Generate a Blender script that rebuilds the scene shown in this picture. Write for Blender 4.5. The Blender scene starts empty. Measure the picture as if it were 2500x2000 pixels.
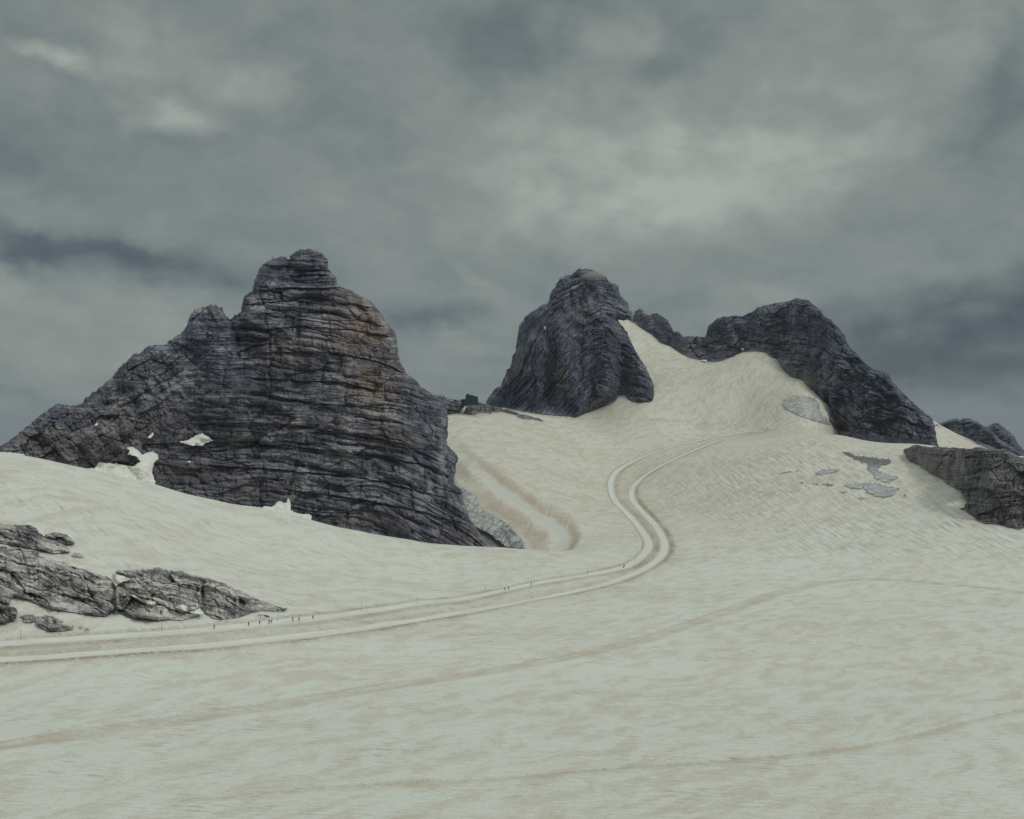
import bpy, bmesh, math, random
import numpy as np
from mathutils import Vector, Matrix

random.seed(7)
C = bpy.context.scene.collection
sc = bpy.context.scene

# ------------------------------------------------------------------ camera
F = 3434.0            # focal length in photo pixels (photo is 2500 x 2000)
HY = 1040.0           # row of the horizon
cam_d = bpy.data.cameras.new('camera'); cam = bpy.data.objects.new('camera', cam_d); C.objects.link(cam)
cam_d.sensor_fit = 'HORIZONTAL'; cam_d.sensor_width = 36.0
cam_d.lens = 36.0 * F / 2500.0
cam_d.shift_y = (HY - 1000.0) / 2500.0
cam_d.clip_start = 1.0; cam_d.clip_end = 200000.0
cam.location = (0, 0, 0); cam.rotation_euler = (math.pi / 2, 0, 0)
sc.camera = cam
sc.render.resolution_x = 1024; sc.render.resolution_y = 819
sc.view_settings.view_transform = 'Standard'; sc.view_settings.look = 'None'
sc.view_settings.gamma = 1.0; sc.view_settings.use_curve_mapping = False
sc.view_settings.exposure = 0.0

SUN_EL, SUN_AZ = math.radians(50), math.radians(118)   # azimuth from +Y, clockwise positive

# ------------------------------------------------------------------ node helpers
class NT:
    def __init__(s, tree): s.t = tree; s.n = tree.nodes; s.l = tree.links
    def new(s, typ, **kw):
        n = s.n.new(typ)
        for k, v in kw.items(): setattr(n, k, v)
        return n
    def put(s, sock, v):
        if v is None: return
        if isinstance(v, bpy.types.NodeSocket): s.l.new(v, sock)
        elif isinstance(v, bpy.types.Node): s.l.new(v.outputs[0], sock)
        else:
            if sock.type == 'RGBA' and isinstance(v, (tuple, list)) and len(v) == 3: v = (*v, 1)
            sock.default_value = v
    def math(s, op, a, b=None, c=None, clamp=False):
        n = s.new('ShaderNodeMath', operation=op, use_clamp=clamp)
        s.put(n.inputs[0], a); s.put(n.inputs[1], b)
        if c is not None: s.put(n.inputs[2], c)
        return n.outputs[0]
    def vmath(s, op, a, b=None, scale=None):
        n = s.new('ShaderNodeVectorMath', operation=op)
        s.put(n.inputs[0], a)
        if b is not None: s.put(n.inputs[1], b)
        if scale is not None: s.put(n.inputs[3], scale)
        return n.outputs['Value'] if op in ('LENGTH', 'DOT_PRODUCT') else n.outputs[0]
    def mix(s, f, a, b, blend='MIX'):
        n = s.new('ShaderNodeMix', data_type='RGBA', blend_type=blend)
        s.put(n.inputs[0], f); s.put(n.inputs[6], a); s.put(n.inputs[7], b)
        return n.outputs[2]
    def mapr(s, v, a, b, c=0.0, d=1.0, interp='SMOOTHSTEP'):
        n = s.new('ShaderNodeMapRange', interpolation_type=interp)
        s.put(n.inputs[0], v)
        for i, x in enumerate((a, b, c, d)): s.put(n.inputs[i + 1], x)
        return n.outputs[0]
    def noise(s, vec, scale, detail=4, rough=0.55, lac=2.0, dist=0.0, color=False, dim='3D'):
        n = s.new('ShaderNodeTexNoise', noise_dimensions=dim)
        s.put(n.inputs['Vector'], vec); n.inputs['Scale'].default_value = scale
        n.inputs['Detail'].default_value = detail; n.inputs['Roughness'].default_value = rough
        n.inputs['Lacunarity'].default_value = lac; n.inputs['Distortion'].default_value = dist
        return n.outputs['Color'] if color else n.outputs[0]
    def mapping(s, vec, loc=(0, 0, 0), rot=(0, 0, 0), scale=(1, 1, 1), typ='POINT'):
        n = s.new('ShaderNodeMapping', vector_type=typ)
        s.put(n.inputs[0], vec)
        n.inputs['Location'].default_value = loc; n.inputs['Rotation'].default_value = rot; n.inputs['Scale'].default_value = scale
        return n.outputs[0]
    def ramp(s, fac, stops, interp='LINEAR'):
        n = s.new('ShaderNodeValToRGB'); n.color_ramp.interpolation = interp
        e = n.color_ramp.elements
        while len(e) < len(stops): e.new(0.5)
        for i, (p, c) in enumerate(stops):
            e[i].position = p; e[i].color = (*c, 1)
        s.put(n.inputs[0], fac); return n.outputs[0]
    def attr(s, name, what='Fac'):
        n = s.new('ShaderNodeAttribute', attribute_name=name); return n.outputs[what]

# ------------------------------------------------------------------ world: overcast sky
world = bpy.data.worlds.new('World'); sc.world = world; world.use_nodes = True
w = NT(world.node_tree); w.n.clear()
def src2ang(px, py):
    u = (px - 1250) / F
    return math.degrees(math.atan(u)), math.degrees(math.atan((HY - py) / F / math.hypot(1, u)))
tc = w.new('ShaderNodeTexCoord')
sep = w.new('ShaderNodeSeparateXYZ'); w.put(sep.inputs[0], tc.outputs['Generated'])
az = w.math('MULTIPLY', w.math('ARCTAN2', sep.outputs[0], sep.outputs[1]), 57.29578)
el = w.math('MULTIPLY', w.math('ARCSINE', sep.outputs[2]), 57.29578)
comb = w.new('ShaderNodeCombineXYZ'); w.put(comb.inputs[0], az); w.put(comb.inputs[1], el)
P0 = comb.outputs[0]
wn = w.noise(w.mapping(P0, scale=(1, 1.4, 1)), 0.17, 9, 0.58, color=True)
warp = w.vmath('SCALE', w.vmath('SUBTRACT', wn, (0.5, 0.5, 0.5)), scale=7.5)
P1 = w.vmath('ADD', P0, w.vmath('MULTIPLY', warp, (1.0, 0.6, 0.0)))
S_ = 1 / 0.8624
# soft lobes: (x, y, half-width, half-height, amount, tilt) with x, y as seen from the summit terrace
LOBES = [
 (1480, 330, 560, 220, .19, 8), (1640, 330, 330, 120, .11, 8), (1330, 250, 330, 110, .12, -6), (1120, 330, 260, 170, .11, 0), (1250, 440, 520, 90, .11, 3), (1450, 400, 600, 120, .08, 5), (950, 200, 200, 120, .08, 0),
 (120, 140, 90, 34, .30, -22), (280, 90, 170, 90, .15, 0), (530, 150, 140, 55, .20, 0), (360, 215, 110, 50, .28, 0),
 (1950, 60, 400, 130, .12, 0), (1280, 90, 160, 60, .08, 0), (90, 700, 420, 110, .13, 0), (60, 600, 220, 60, .08, -15),
 (200, 380, 300, 80, -.03, 0), (700, 420, 300, 120, .04, 0),
 (1080, 130, 230, 80, -.13, -12), (1390, 150, 130, 50, -.12, 20), (1660, 240, 230, 50, -.10, -8), (1480, 60, 180, 50, -.04, 0),
 (60, 500, 260, 36, -.17, -14), (240, 545, 330, 50, -.18, -13), (420, 590, 280, 60, -.15, -6), (10, 320, 170, 80, -.14, 0),
 (2100, 710, 480, 100, -.30, 0), (2180, 640, 240, 80, -.16, -8), (1960, 800, 460, 90, -.15, 0), (1850, 740, 260, 60, -.08, 0), (2130, 150, 90, 160, -.17, 0),
 (2040, 300, 90, 110, -.10, 0), (900, 690, 170, 55, -.18, 0), (1180, 40, 240, 60, -.10, 0), (620, 470, 150, 50, -.05, 0),
 (560, 40, 260, 60, -.04, 0), (820, 230, 200, 120, -.03, 0),
 (230, 762, 80, 22, -.12, 0), (40, 820, 120, 16, -.10, 0), (965, 725, 90, 30, .14, 0), (1560, 612, 200, 42, .12, 0),
 (1040, 650, 110, 80, .08, 0), (985, 580, 80, 18, .12, -25), (1900, 850, 300, 30, .06, 0), (2000, 560, 260, 60, .05, 0), (0, 900, 300, 60, .10, 0),
]
acc = None
for (ox, oy, sx, sy, amp, rot) in LOBES:
    a0, e0 = src2ang(ox * S_, oy * S_)
    v = w.mapping(P1, loc=(a0, e0, 0), rot=(0, 0, math.radians(rot)), scale=(sx * S_ / 60, sy * S_ / 60, 1), typ='TEXTURE')
    m = w.mapr(w.vmath('LENGTH', v), 0.0, 1.25, amp, 0.0)
    acc = m if acc is None else w.math('ADD', acc, m)
n1 = w.noise(w.mapping(P1, scale=(1, 1.7, 1)), 0.22, 7, 0.52)
n2 = w.noise(w.mapping(P0, loc=(3, 7, 1), scale=(1, 1.5, 1)), 0.42, 9, 0.60, dist=.6)
n3 = w.noise(w.mapping(P0, scale=(0.16, 1.8, 1)), 0.9, 4, 0.5)
brk = w.noise(w.mapping(P0, loc=(11, 2, 5), scale=(1, 1.5, 1)), .42, 8, .56)
v = w.math('ADD', w.math('MULTIPLY', acc, w.mapr(brk, .30, .66, .80, 1.3)), 0.56)
v = w.math('ADD', v, w.math('MULTIPLY', w.math('SUBTRACT', n1, 0.5), 0.34))
v = w.math('ADD', v, w.math('MULTIPLY', w.math('SUBTRACT', n2, 0.5), 0.27))
low = w.mapr(el, 1.0, 7.0, 1.0, 0.0)
v = w.math('ADD', v, w.math('MULTIPLY', w.math('MULTIPLY', w.math('SUBTRACT', n3, 0.5), 0.26), low))
cl = w.ramp(v, [(0.0, (.052, .069, .088)), (0.25, (.098, .125, .139)), (0.48, (.178, .214, .213)), (0.75, (.285, .320, .292)), (1.0, (.40, .44, .40))])
# an overcast sky brightens towards the zenith
zen = w.mapr(el, 18.0, 60.0, 1.0, 2.9)
zen = w.math('MULTIPLY', zen, w.mapr(el, -25.0, -3.0, 0.6, 1.0))
cl = w.mix(w.mapr(el, 18.0, 50.0, 0.0, 1.0), cl, (.235, .245, .232))
cloud = w.vmath('SCALE', cl, scale=zen)
sky = w.new('ShaderNodeTexSky', sky_type='NISHITA'); sky.sun_disc = False
sky.sun_elevation = SUN_EL; sky.sun_rotation = SUN_AZ; sky.altitude = 2700
bg1 = w.new('ShaderNodeBackground'); w.put(bg1.inputs[0], sky.outputs[0]); bg1.inputs[1].default_value = 0.05
bg2 = w.new('ShaderNodeBackground'); w.put(bg2.inputs[0], cloud); bg2.inputs[1].default_value = 1.0
mx = w.new('ShaderNodeMixShader'); mx.inputs[0].default_value = 0.94
w.l.new(bg1.outputs[0], mx.inputs[1]); w.l.new(bg2.outputs[0], mx.inputs[2])
wo = w.new('ShaderNodeOutputWorld'); w.l.new(mx.outputs[0], wo.inputs[0])

sun_d = bpy.data.lights.new('sun', 'SUN'); sun_d.energy = 0.95; sun_d.angle = math.radians(12); sun_d.color = (1.0, 0.975, 0.93)
sun = bpy.data.objects.new('sun', sun_d); C.objects.link(sun)
sd = Vector((math.sin(SUN_AZ) * math.cos(SUN_EL), math.cos(SUN_AZ) * math.cos(SUN_EL), math.sin(SUN_EL)))
sun.rotation_euler = sd.to_track_quat('Z', 'Y').to_euler()
sun.location = (0, 0, 400)

# ------------------------------------------------------------------ tags
def tag(o, label=None, cat=None, group=None, kind=None):
    if label: o['label'] = label
    if cat: o['category'] = cat
    if group: o['group'] = group
    if kind: o['kind'] = kind
    return o

# ------------------------------------------------------------------ numpy noise
def _h(ix, iy, seed):
    h = (ix.astype(np.int64) * 374761393 + iy.astype(np.int64) * 668265263 + seed * 974634777) & 0xffffffff
    h = ((h ^ (h >> 13)) * 1274126177) & 0xffffffff
    h = ((h ^ (h >> 16)) * 2246822519) & 0xffffffff
    return (h ^ (h >> 13)).astype(np.float64) / 4294967296.0
def hsh(i, j=0, seed=0):
    i = np.asarray(i); j = np.zeros_like(i) + j
    return _h(i, j, seed)
def gn(x, y, seed=0):
    x, y = np.broadcast_arrays(np.asarray(x, float), np.asarray(y, float))
    ix = np.floor(x); iy = np.floor(y); fx = x - ix; fy = y - iy
    def g(dx, dy):
        a = _h(ix + dx, iy + dy, seed) * 2 * np.pi
        return np.cos(a) * (fx - dx) + np.sin(a) * (fy - dy)
    ux = fx * fx * fx * (fx * (fx * 6 - 15) + 10); uy = fy * fy * fy * (fy * (fy * 6 - 15) + 10)
    a = g(0, 0) * (1 - ux) + g(1, 0) * ux; b = g(0, 1) * (1 - ux) + g(1, 1) * ux
    return (a * (1 - uy) + b * uy) * 1.5
def fbm(x, y, o=4, seed=0, r=0.5):
    s = 0; a = 1; t = 0
    for k in range(o):
        s = s + a * gn(x, y, seed + k); t += a; a *= r
        x = x * 2.03 + 11.3; y = y * 2.03 + 5.7
    return s / t
def ridged(x, y, o=4, seed=0, r=0.55):
    s = 0; a = 1; t = 0
    for k in range(o):
        s = s + a * (1 - np.abs(gn(x, y, seed + k)) * 2); t += a; a *= r
        x = x * 2.07 + 3.3; y = y * 2.07 + 9.7
    return s / t
def sstep(a, b, x):
    t = np.clip((x - a) / (b - a), 0, 1); return t * t * (3 - 2 * t)

# ------------------------------------------------------------------ glacier surface
# control points (column, row, distance in metres): what row a spot at that distance stands on
CP = [
 (-100,2800,165),(700,2800,168),(1250,2800,170),(1900,2800,170),(2600,2800,173),
 (-100,2000,318),(800,2000,322),(1600,2000,325),(2600,2000,330),
 (-100,1800,396),(600,1800,404),(1250,1800,410),(1900,1800,412),(2600,1800,415),
 (-100,1650,474),(700,1650,495),(1250,1650,510),(1900,1650,520),(2600,1650,525),
 (-100,1605,488),(-100,1552,512),(0,1605,490),(0,1550,515),(520,1572,526),(520,1530,546),(1000,1503,660),(1000,1461,700),
 (1240,1437,790),(1240,1472,745),(1530,1382,940),(1560,1402,900),(1250,1550,620),(1900,1500,690),(2600,1500,700),
 (1600,1450,780),(2100,1400,890),(2600,1400,890),(1800,1350,1010),(2300,1350,960),(2600,1330,980),
 (2450,1290,1050),(2200,1250,1130),(1900,1280,1150),(1640,1320,1090),(1700,1250,1310),(1501,1221,1450),(1500,1150,1620),
 (1800,1180,1380),(2000,1150,1340),(2200,1150,1290),(2350,1200,1160),(2600,1280,1060),
 (1900,1095,1500),(2100,1100,1440),(1640,1100,1660),(1750,1078,1700),(1880,1047,1760),
 (2050,1062,1580),(2230,1084,1470),(2330,1096,1430),(2450,1110,1400),(2600,1130,1380),
 (2050,1095,1760),(2250,1125,1700),(2450,1150,1700),(2600,1170,1700),
 (2420,1100,2100),(2350,1070,2250),(2300,1042,2450),(2600,1150,2200),
 (2300,1075,2800),(2600,1140,2800),
 (1700,1046,1840),(1450,1022,1860),(1800,1005,1870),(2000,1040,1740),(2010,990,1800),(1975,935,1880),
 (1450,860,2600),(1380,900,2500),
 (1600,900,2020),(1640,960,1920),(1750,940,1930),(1820,910,1950),(1590,985,1880),(1420,1011,1860),(1500,990,1890),(1540,965,1920),
 (2100,960,2150),
 (1090,1006,1740),(1180,1013,1760),(1330,1020,1790),(1250,1018,1780),(1120,1060,1600),
 (1200,1085,1560),(1300,1100,1580),(1400,1150,1550),(1150,1125,1440),(1120,1185,1290),(1200,1185,1360),(1300,1205,1370),
 (1400,1235,1370),(1450,1270,1285),(1440,1305,1190),(1425,1330,1100),
 (1150,1235,1200),(1210,1290,1150),(1290,1342,1110),(1350,1345,1100),(1390,1335,1110),
 (1228,1352,1000),(1300,1357,1012),(1380,1349,1040),(1470,1330,1060),
 (1160,1392,1050),(1230,1395,1055),(1310,1380,1062),(1370,1360,1075),
 (-100,1098,750),(0,1103,760),(116,1124,775),(261,1156,800),(377,1182,820),(522,1219,850),(638,1240,870),(762,1272,895),(870,1296,915),(986,1317,940),(1090,1336,965),(1160,1344,980),
 (-100,1250,625),(0,1255,635),(300,1300,655),(300,1225,720),(600,1350,745),(600,1290,800),(900,1400,780),(900,1345,850),(1100,1390,850),(300,1420,590),(0,1400,570),(650,1440,640),
 (-100,1150,850),(0,1160,860),(261,1210,890),(522,1270,930),(762,1320,970),(986,1370,1010),(1090,1392,1030),
 (-100,1170,1100),(300,1220,1100),(700,1280,1150),(1000,1300,1200),(1040,1230,1400),
 (-100,1200,1700),(500,1200,1700),(900,1120,1700),(1000,1040,1750),
 (-100,1250,2800),(700,1200,2800),(1200,1100,2500),(1400,1080,2800),(1700,950,2700),(2000,1000,2700),
]
for (x_, y_, d_) in ((1540,783,2310),(1567,803,2270),(1591,818,2230),(1611,836,2190),(1655,858,2130),(1684,873,2100),(1708,880,2080),(1742,884,2060),(1786,872,2050),(1810,861,2045),(1838,858,2030),(1868,861,2005),
                     (1895,876,1985),(1913,903,1960),(1942,923,1925),(1981,952,1880),(2010,980,1840),(2027,1000,1815)):
    CP += [(x_, y_, d_), (x_, y_ - 10, d_ + 50), (x_, y_ + 25, d_ + 300)]
CP = np.array(CP, float)
def _feat(px, D): return np.stack([np.asarray(px) / 1000.0, np.log(D) * 1.6], -1)
KP = _feat(CP[:, 0], CP[:, 2])
def _phi(d2): return 0.5 * d2 * np.log(d2 + 1e-12)
_n = len(CP)
_A = np.zeros((_n + 3, _n + 3))
_d2 = ((KP[:, None] - KP[None]) ** 2).sum(-1)
_A[:_n, :_n] = _phi(_d2) + np.eye(_n) * 2e-4
_A[:_n, _n] = 1; _A[:_n, _n + 1:] = KP; _A[_n, :_n] = 1; _A[_n + 1:, :_n] = KP.T
_W = np.linalg.solve(_A, np.concatenate([CP[:, 1] - HY, [0, 0, 0]]))
def tps(px, D):
    px = np.asarray(px, float); D = np.asarray(D, float)
    sh = px.shape; q = _feat(px.ravel(), D.ravel()); out = np.empty(len(q))
    for i in range(0, len(q), 40000):
        c = q[i:i + 40000]
        d2 = (c[:, None, 0] - KP[None, :, 0]) ** 2 + (c[:, None, 1] - KP[None, :, 1]) ** 2
        out[i:i + 40000] = _phi(d2) @ _W[:_n] + _W[_n] + c @ _W[_n + 1:]
    return out.reshape(sh)
def base_height(u, D):
    """metres relative to the eye, u = x / y"""
    px = np.clip(u * F + 1250, -160, 2660)
    Dc = np.clip(D, 165, 2800)
    z = -tps(px, Dc) / F * Dc
    z = np.where(D < 165, z + (165 - D) * 0.02, z)
    far = sstep(2300, 9000, D)
    return z * (1 - far) - 1500 * far

# tracks, traced then laid on the surface
def R(pts, ox, oy, s): return [(ox + x / s, oy + y / s) for x, y in pts]
LANE_A = R([(-160,502),(0,495),(500,465),(1000,432),(1500,395),(2156,350)], 0, 1450, 4.146) + \
         R([(0,430),(640,338),(1000,285)], 800, 1400, 4.146) + R([(130,1435),(400,1388),(800,1302),(1200,1236),(1450,1184),(1580,1112),(1640,1030),(1622,960),(1560,868),(1480,778),(1395,692),(1358,600),(1362,530),(1402,462),(1500,400),(1650,335),(1850,270),(2050,225)], 1050, 1000, 3.08) + \
         R([(600,856),(750,832),(862,822)], 1450, 650, 2.0533)
LANE_B = R([(-160,668),(0,655),(500,632),(1000,592),(1500,552),(2156,510)], 0, 1450, 4.146) + \
         R([(0,590),(640,500),(1000,448)], 800, 1400, 4.146) + R([(400,1492),(700,1438),(1000,1382),(1300,1312),(1550,1222),(1700,1135),(1758,1050),(1745,960),(1690,870),(1605,778),(1535,700),(1512,620),(1542,558),(1620,490),(1760,408),(1950,320),(2156,238)], 1050, 1000, 3.08) + \
         R([(650,872),(780,840),(866,826)], 1450, 650, 2.0533)
OV = lambda pts: [(x * S_, y * S_) for x, y in pts]
TRAIL_2 = OV([(-60,1572),(0,1561),(200,1530),(500,1488),(800,1440),(1000,1412),(1250,1365),(1380,1330),(1500,1290),(1600,1255),(1700,1230),(1780,1219),(1850,1217),(2000,1228),(2156,1245),(2200,1252)])
TRAIL_3 = OV([(420,1680),(700,1655),(1000,1640),(1300,1618),(1500,1602),(1700,1585),(1850,1563),(1950,1540),(2050,1515),(2156,1492),(2220,1476)])
TRAIL_4 = OV([(1215,879),(1320,882),(1450,888),(1560,896),(1620,903)])
TRAIL_5 = OV([(1625,905),(1700,903),(1800,908),(1900,918)])
TRAIL_6 = OV([(948,900),(1000,960),(1060,1015),(1120,1062)])

# ---- depth of the surface seen at each photo position
TCX = np.arange(-60, 2562, 6.0)
TD = np.exp(np.linspace(math.log(165), math.log(2780), 1100))
_PX, _DD = np.meshgrid(TCX, TD, indexing='ij')
def und(X, Y):   # gentle undulation of the ice, metres
    return 0.9 * fbm(X / 95, Y / 95, 3, 5) + 0.16 * fbm(X / 14, Y / 20, 3, 9)
def height0(u, D):
    k = sstep(160, 420, D) 
    return base_height(u, D) + und(u * D, D) * (0.35 + 0.65 * k) * (1 - sstep(2600, 4000, D))
_U = (_PX - 1250) / F
_ZT = height0(_U, _DD)
_YR = HY - F * _ZT / _DD
_YM = np.minimum.accumulate(_YR, axis=1)
# rows table
TRY = np.arange(740, 2060, 2.0)
TT = np.full((len(TCX), len(TRY)), 1e6)
for i in range(len(TCX)):
    ym = _YM[i][::-1]; dd = TD[::-1]
    # keep first (nearest) distance reaching that row
    yu, idx = np.unique(_YM[i], return_index=True)
    TT[i] = np.interp(TRY, yu, TD[idx], left=1e6)
def T(px, py, linear=True):
    px = np.asarray(px, float); py = np.asarray(py, float)
    fx = np.clip((px - TCX[0]) / 6.0, 0, len(TCX) - 1.001); fy = np.clip((py - TRY[0]) / 2.0, 0, len(TRY) - 1.001)
    ix = fx.astype(int); iy = fy.astype(int); ax = fx - ix; ay = fy - iy
    r = (TT[ix, iy] * (1 - ax) + TT[ix + 1, iy] * ax) * (1 - ay) + (TT[ix, iy + 1] * (1 - ax) + TT[ix + 1, iy + 1] * ax) * ay
    return np.where(r > 5000, 1e6, r)
def ground_point(px, py):
    d = float(T(px, py)); return Vector(((px - 1250) / F * d, d, -(py - HY) / F * d))
def ground_z(X, Y): return float(height0(np.array([X / Y]), np.array([float(Y)]))[0])

def catmull(pts, n):
    P = np.array(pts, float); out = []
    for i in range(len(P) - 1):
        p0 = P[max(i - 1, 0)]; p1 = P[i]; p2 = P[i + 1]; p3 = P[min(i + 2, len(P) - 1)]
        for k in range(n):
            t = k / n
            out.append(0.5 * ((2 * p1) + (-p0 + p2) * t + (2 * p0 - 5 * p1 + 4 * p2 - p3) * t * t + (-p0 + 3 * p1 - 3 * p2 + p3) * t ** 3))
    out.append(P[-1]); return np.array(out)
def world_line(pts, step=4.0):
    q = catmull(pts, 10)
    d = T(np.clip(q[:, 0], -60, 2560), q[:, 1])
    xy = np.stack([(q[:, 0] - 1250) / F * d, d], 1)
    seg = np.r_[0, np.cumsum(np.hypot(*np.diff(xy, axis=0).T))]
    s = np.arange(0, seg[-1], step)
    xs = np.interp(s, seg, xy[:, 0]); ys = np.interp(s, seg, xy[:, 1])
    k = 9; ker = np.hanning(k + 2)[1:-1]; ker /= ker.sum()
    xs = np.convolve(np.pad(xs, k // 2, 'reflect', reflect_type='odd'), ker, 'valid'); ys = np.convolve(np.pad(ys, k // 2, 'reflect', reflect_type='odd'), ker, 'valid')
    return np.stack([xs, ys], 1)
def dist_line(X, Y, line, maxd=40.0):
    """signed distance to polyline (positive = left of travel) for flat arrays, far points get maxd"""
    best = np.full(X.shape, maxd * maxd); sign = np.ones(X.shape)
    x0, y0 = line.min(0) - maxd; x1, y1 = line.max(0) + maxd
    sel = np.where((X > x0) & (X < x1) & (Y > y0) & (Y < y1))[0]
    CH = 12
    for i in range(0, len(line) - 1, CH):
        seg = line[i:i + CH + 1]
        a0 = seg.min(0) - maxd; a1 = seg.max(0) + maxd
        s = sel[(X[sel] > a0[0]) & (X[sel] < a1[0]) & (Y[sel] > a0[1]) & (Y[sel] < a1[1])]
        if not len(s): continue
        xs = X[s]; ys = Y[s]; b = best[s]; sg = sign[s]
        for k in range(len(seg) - 1):
            ax, ay = seg[k]; dx, dy = seg[k + 1] - seg[k]; L = dx * dx + dy * dy
            t = np.clip(((xs - ax) * dx + (ys - ay) * dy) / L, 0, 1)
            ex = xs - ax - t * dx; ey = ys - ay - t * dy; d2 = ex * ex + ey * ey
            m = d2 < b; b = np.where(m, d2, b); sg = np.where(m, np.sign(dx * ey - dy * ex), sg)
        best[s] = b; sign[s] = sg
    return np.sqrt(best), sign
LINES = {k: world_line(v) for k, v in dict(A=LANE_A, B=LANE_B, t2=TRAIL_2, t3=TRAIL_3, t4=TRAIL_4, t5=TRAIL_5, t6=TRAIL_6).items()}
HALF = 3.45

# ------------------------------------------------------------------ mesh from numpy
def np_mesh(name, verts, quads, mat, attrs=None, smooth=False, tris=None):
    me = bpy.data.meshes.new(name)
    nq = len(quads); nt = 0 if tris is None else len(tris)
    me.vertices.add(len(verts)); me.vertices.foreach_set('co', np.ascontiguousarray(verts, np.float32).ravel())
    loops = quads.ravel() if nt == 0 else np.concatenate([quads.ravel(), tris.ravel()])
    me.loops.add(len(loops)); me.loops.foreach_set('vertex_index', loops.astype(np.int32))
    me.polygons.add(nq + nt)
    st = np.arange(nq) * 4
    if nt: st = np.concatenate([st, nq * 4 + np.arange(nt) * 3])
    me.polygons.foreach_set('loop_start', st.astype(np.int32))
    me.update(calc_edges=True)
    for k, v in (attrs or {}).items():
        a = me.attributes.new(k, 'FLOAT', 'POINT'); a.data.foreach_set('value', np.ascontiguousarray(v, np.float32))
    me.polygons.foreach_set('use_smooth', np.full(nq + nt, smooth))
    me.materials.append(mat)
    me.validate()
    return me
def link(name, me, parent=None):
    o = bpy.data.objects.new(name, me); C.objects.link(o)
    if parent: o.parent = parent
    return o

# ------------------------------------------------------------------ materials
def principled(name, rough=0.8, spec=0.3):
    m = bpy.data.materials.new(name); m.use_nodes = True; t = NT(m.node_tree)
    b = t.n['Principled BSDF']; b.inputs['Roughness'].default_value = rough; b.inputs['Specular IOR Level'].default_value = spec
    return m, t, b
def plain(name, col, rough=0.7, metal=0.0):
    m, t, b = principled(name, rough)
    tcn = t.new('ShaderNodeTexCoord')
    n = t.noise(tcn.outputs['Object'], 3.0, 3)
    t.put(b.inputs['Base Color'], t.mix(n, tuple(c * 0.85 for c in col), tuple(min(1, c * 1.15) for c in col)))
    b.inputs['Metallic'].default_value = metal
    return m

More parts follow.
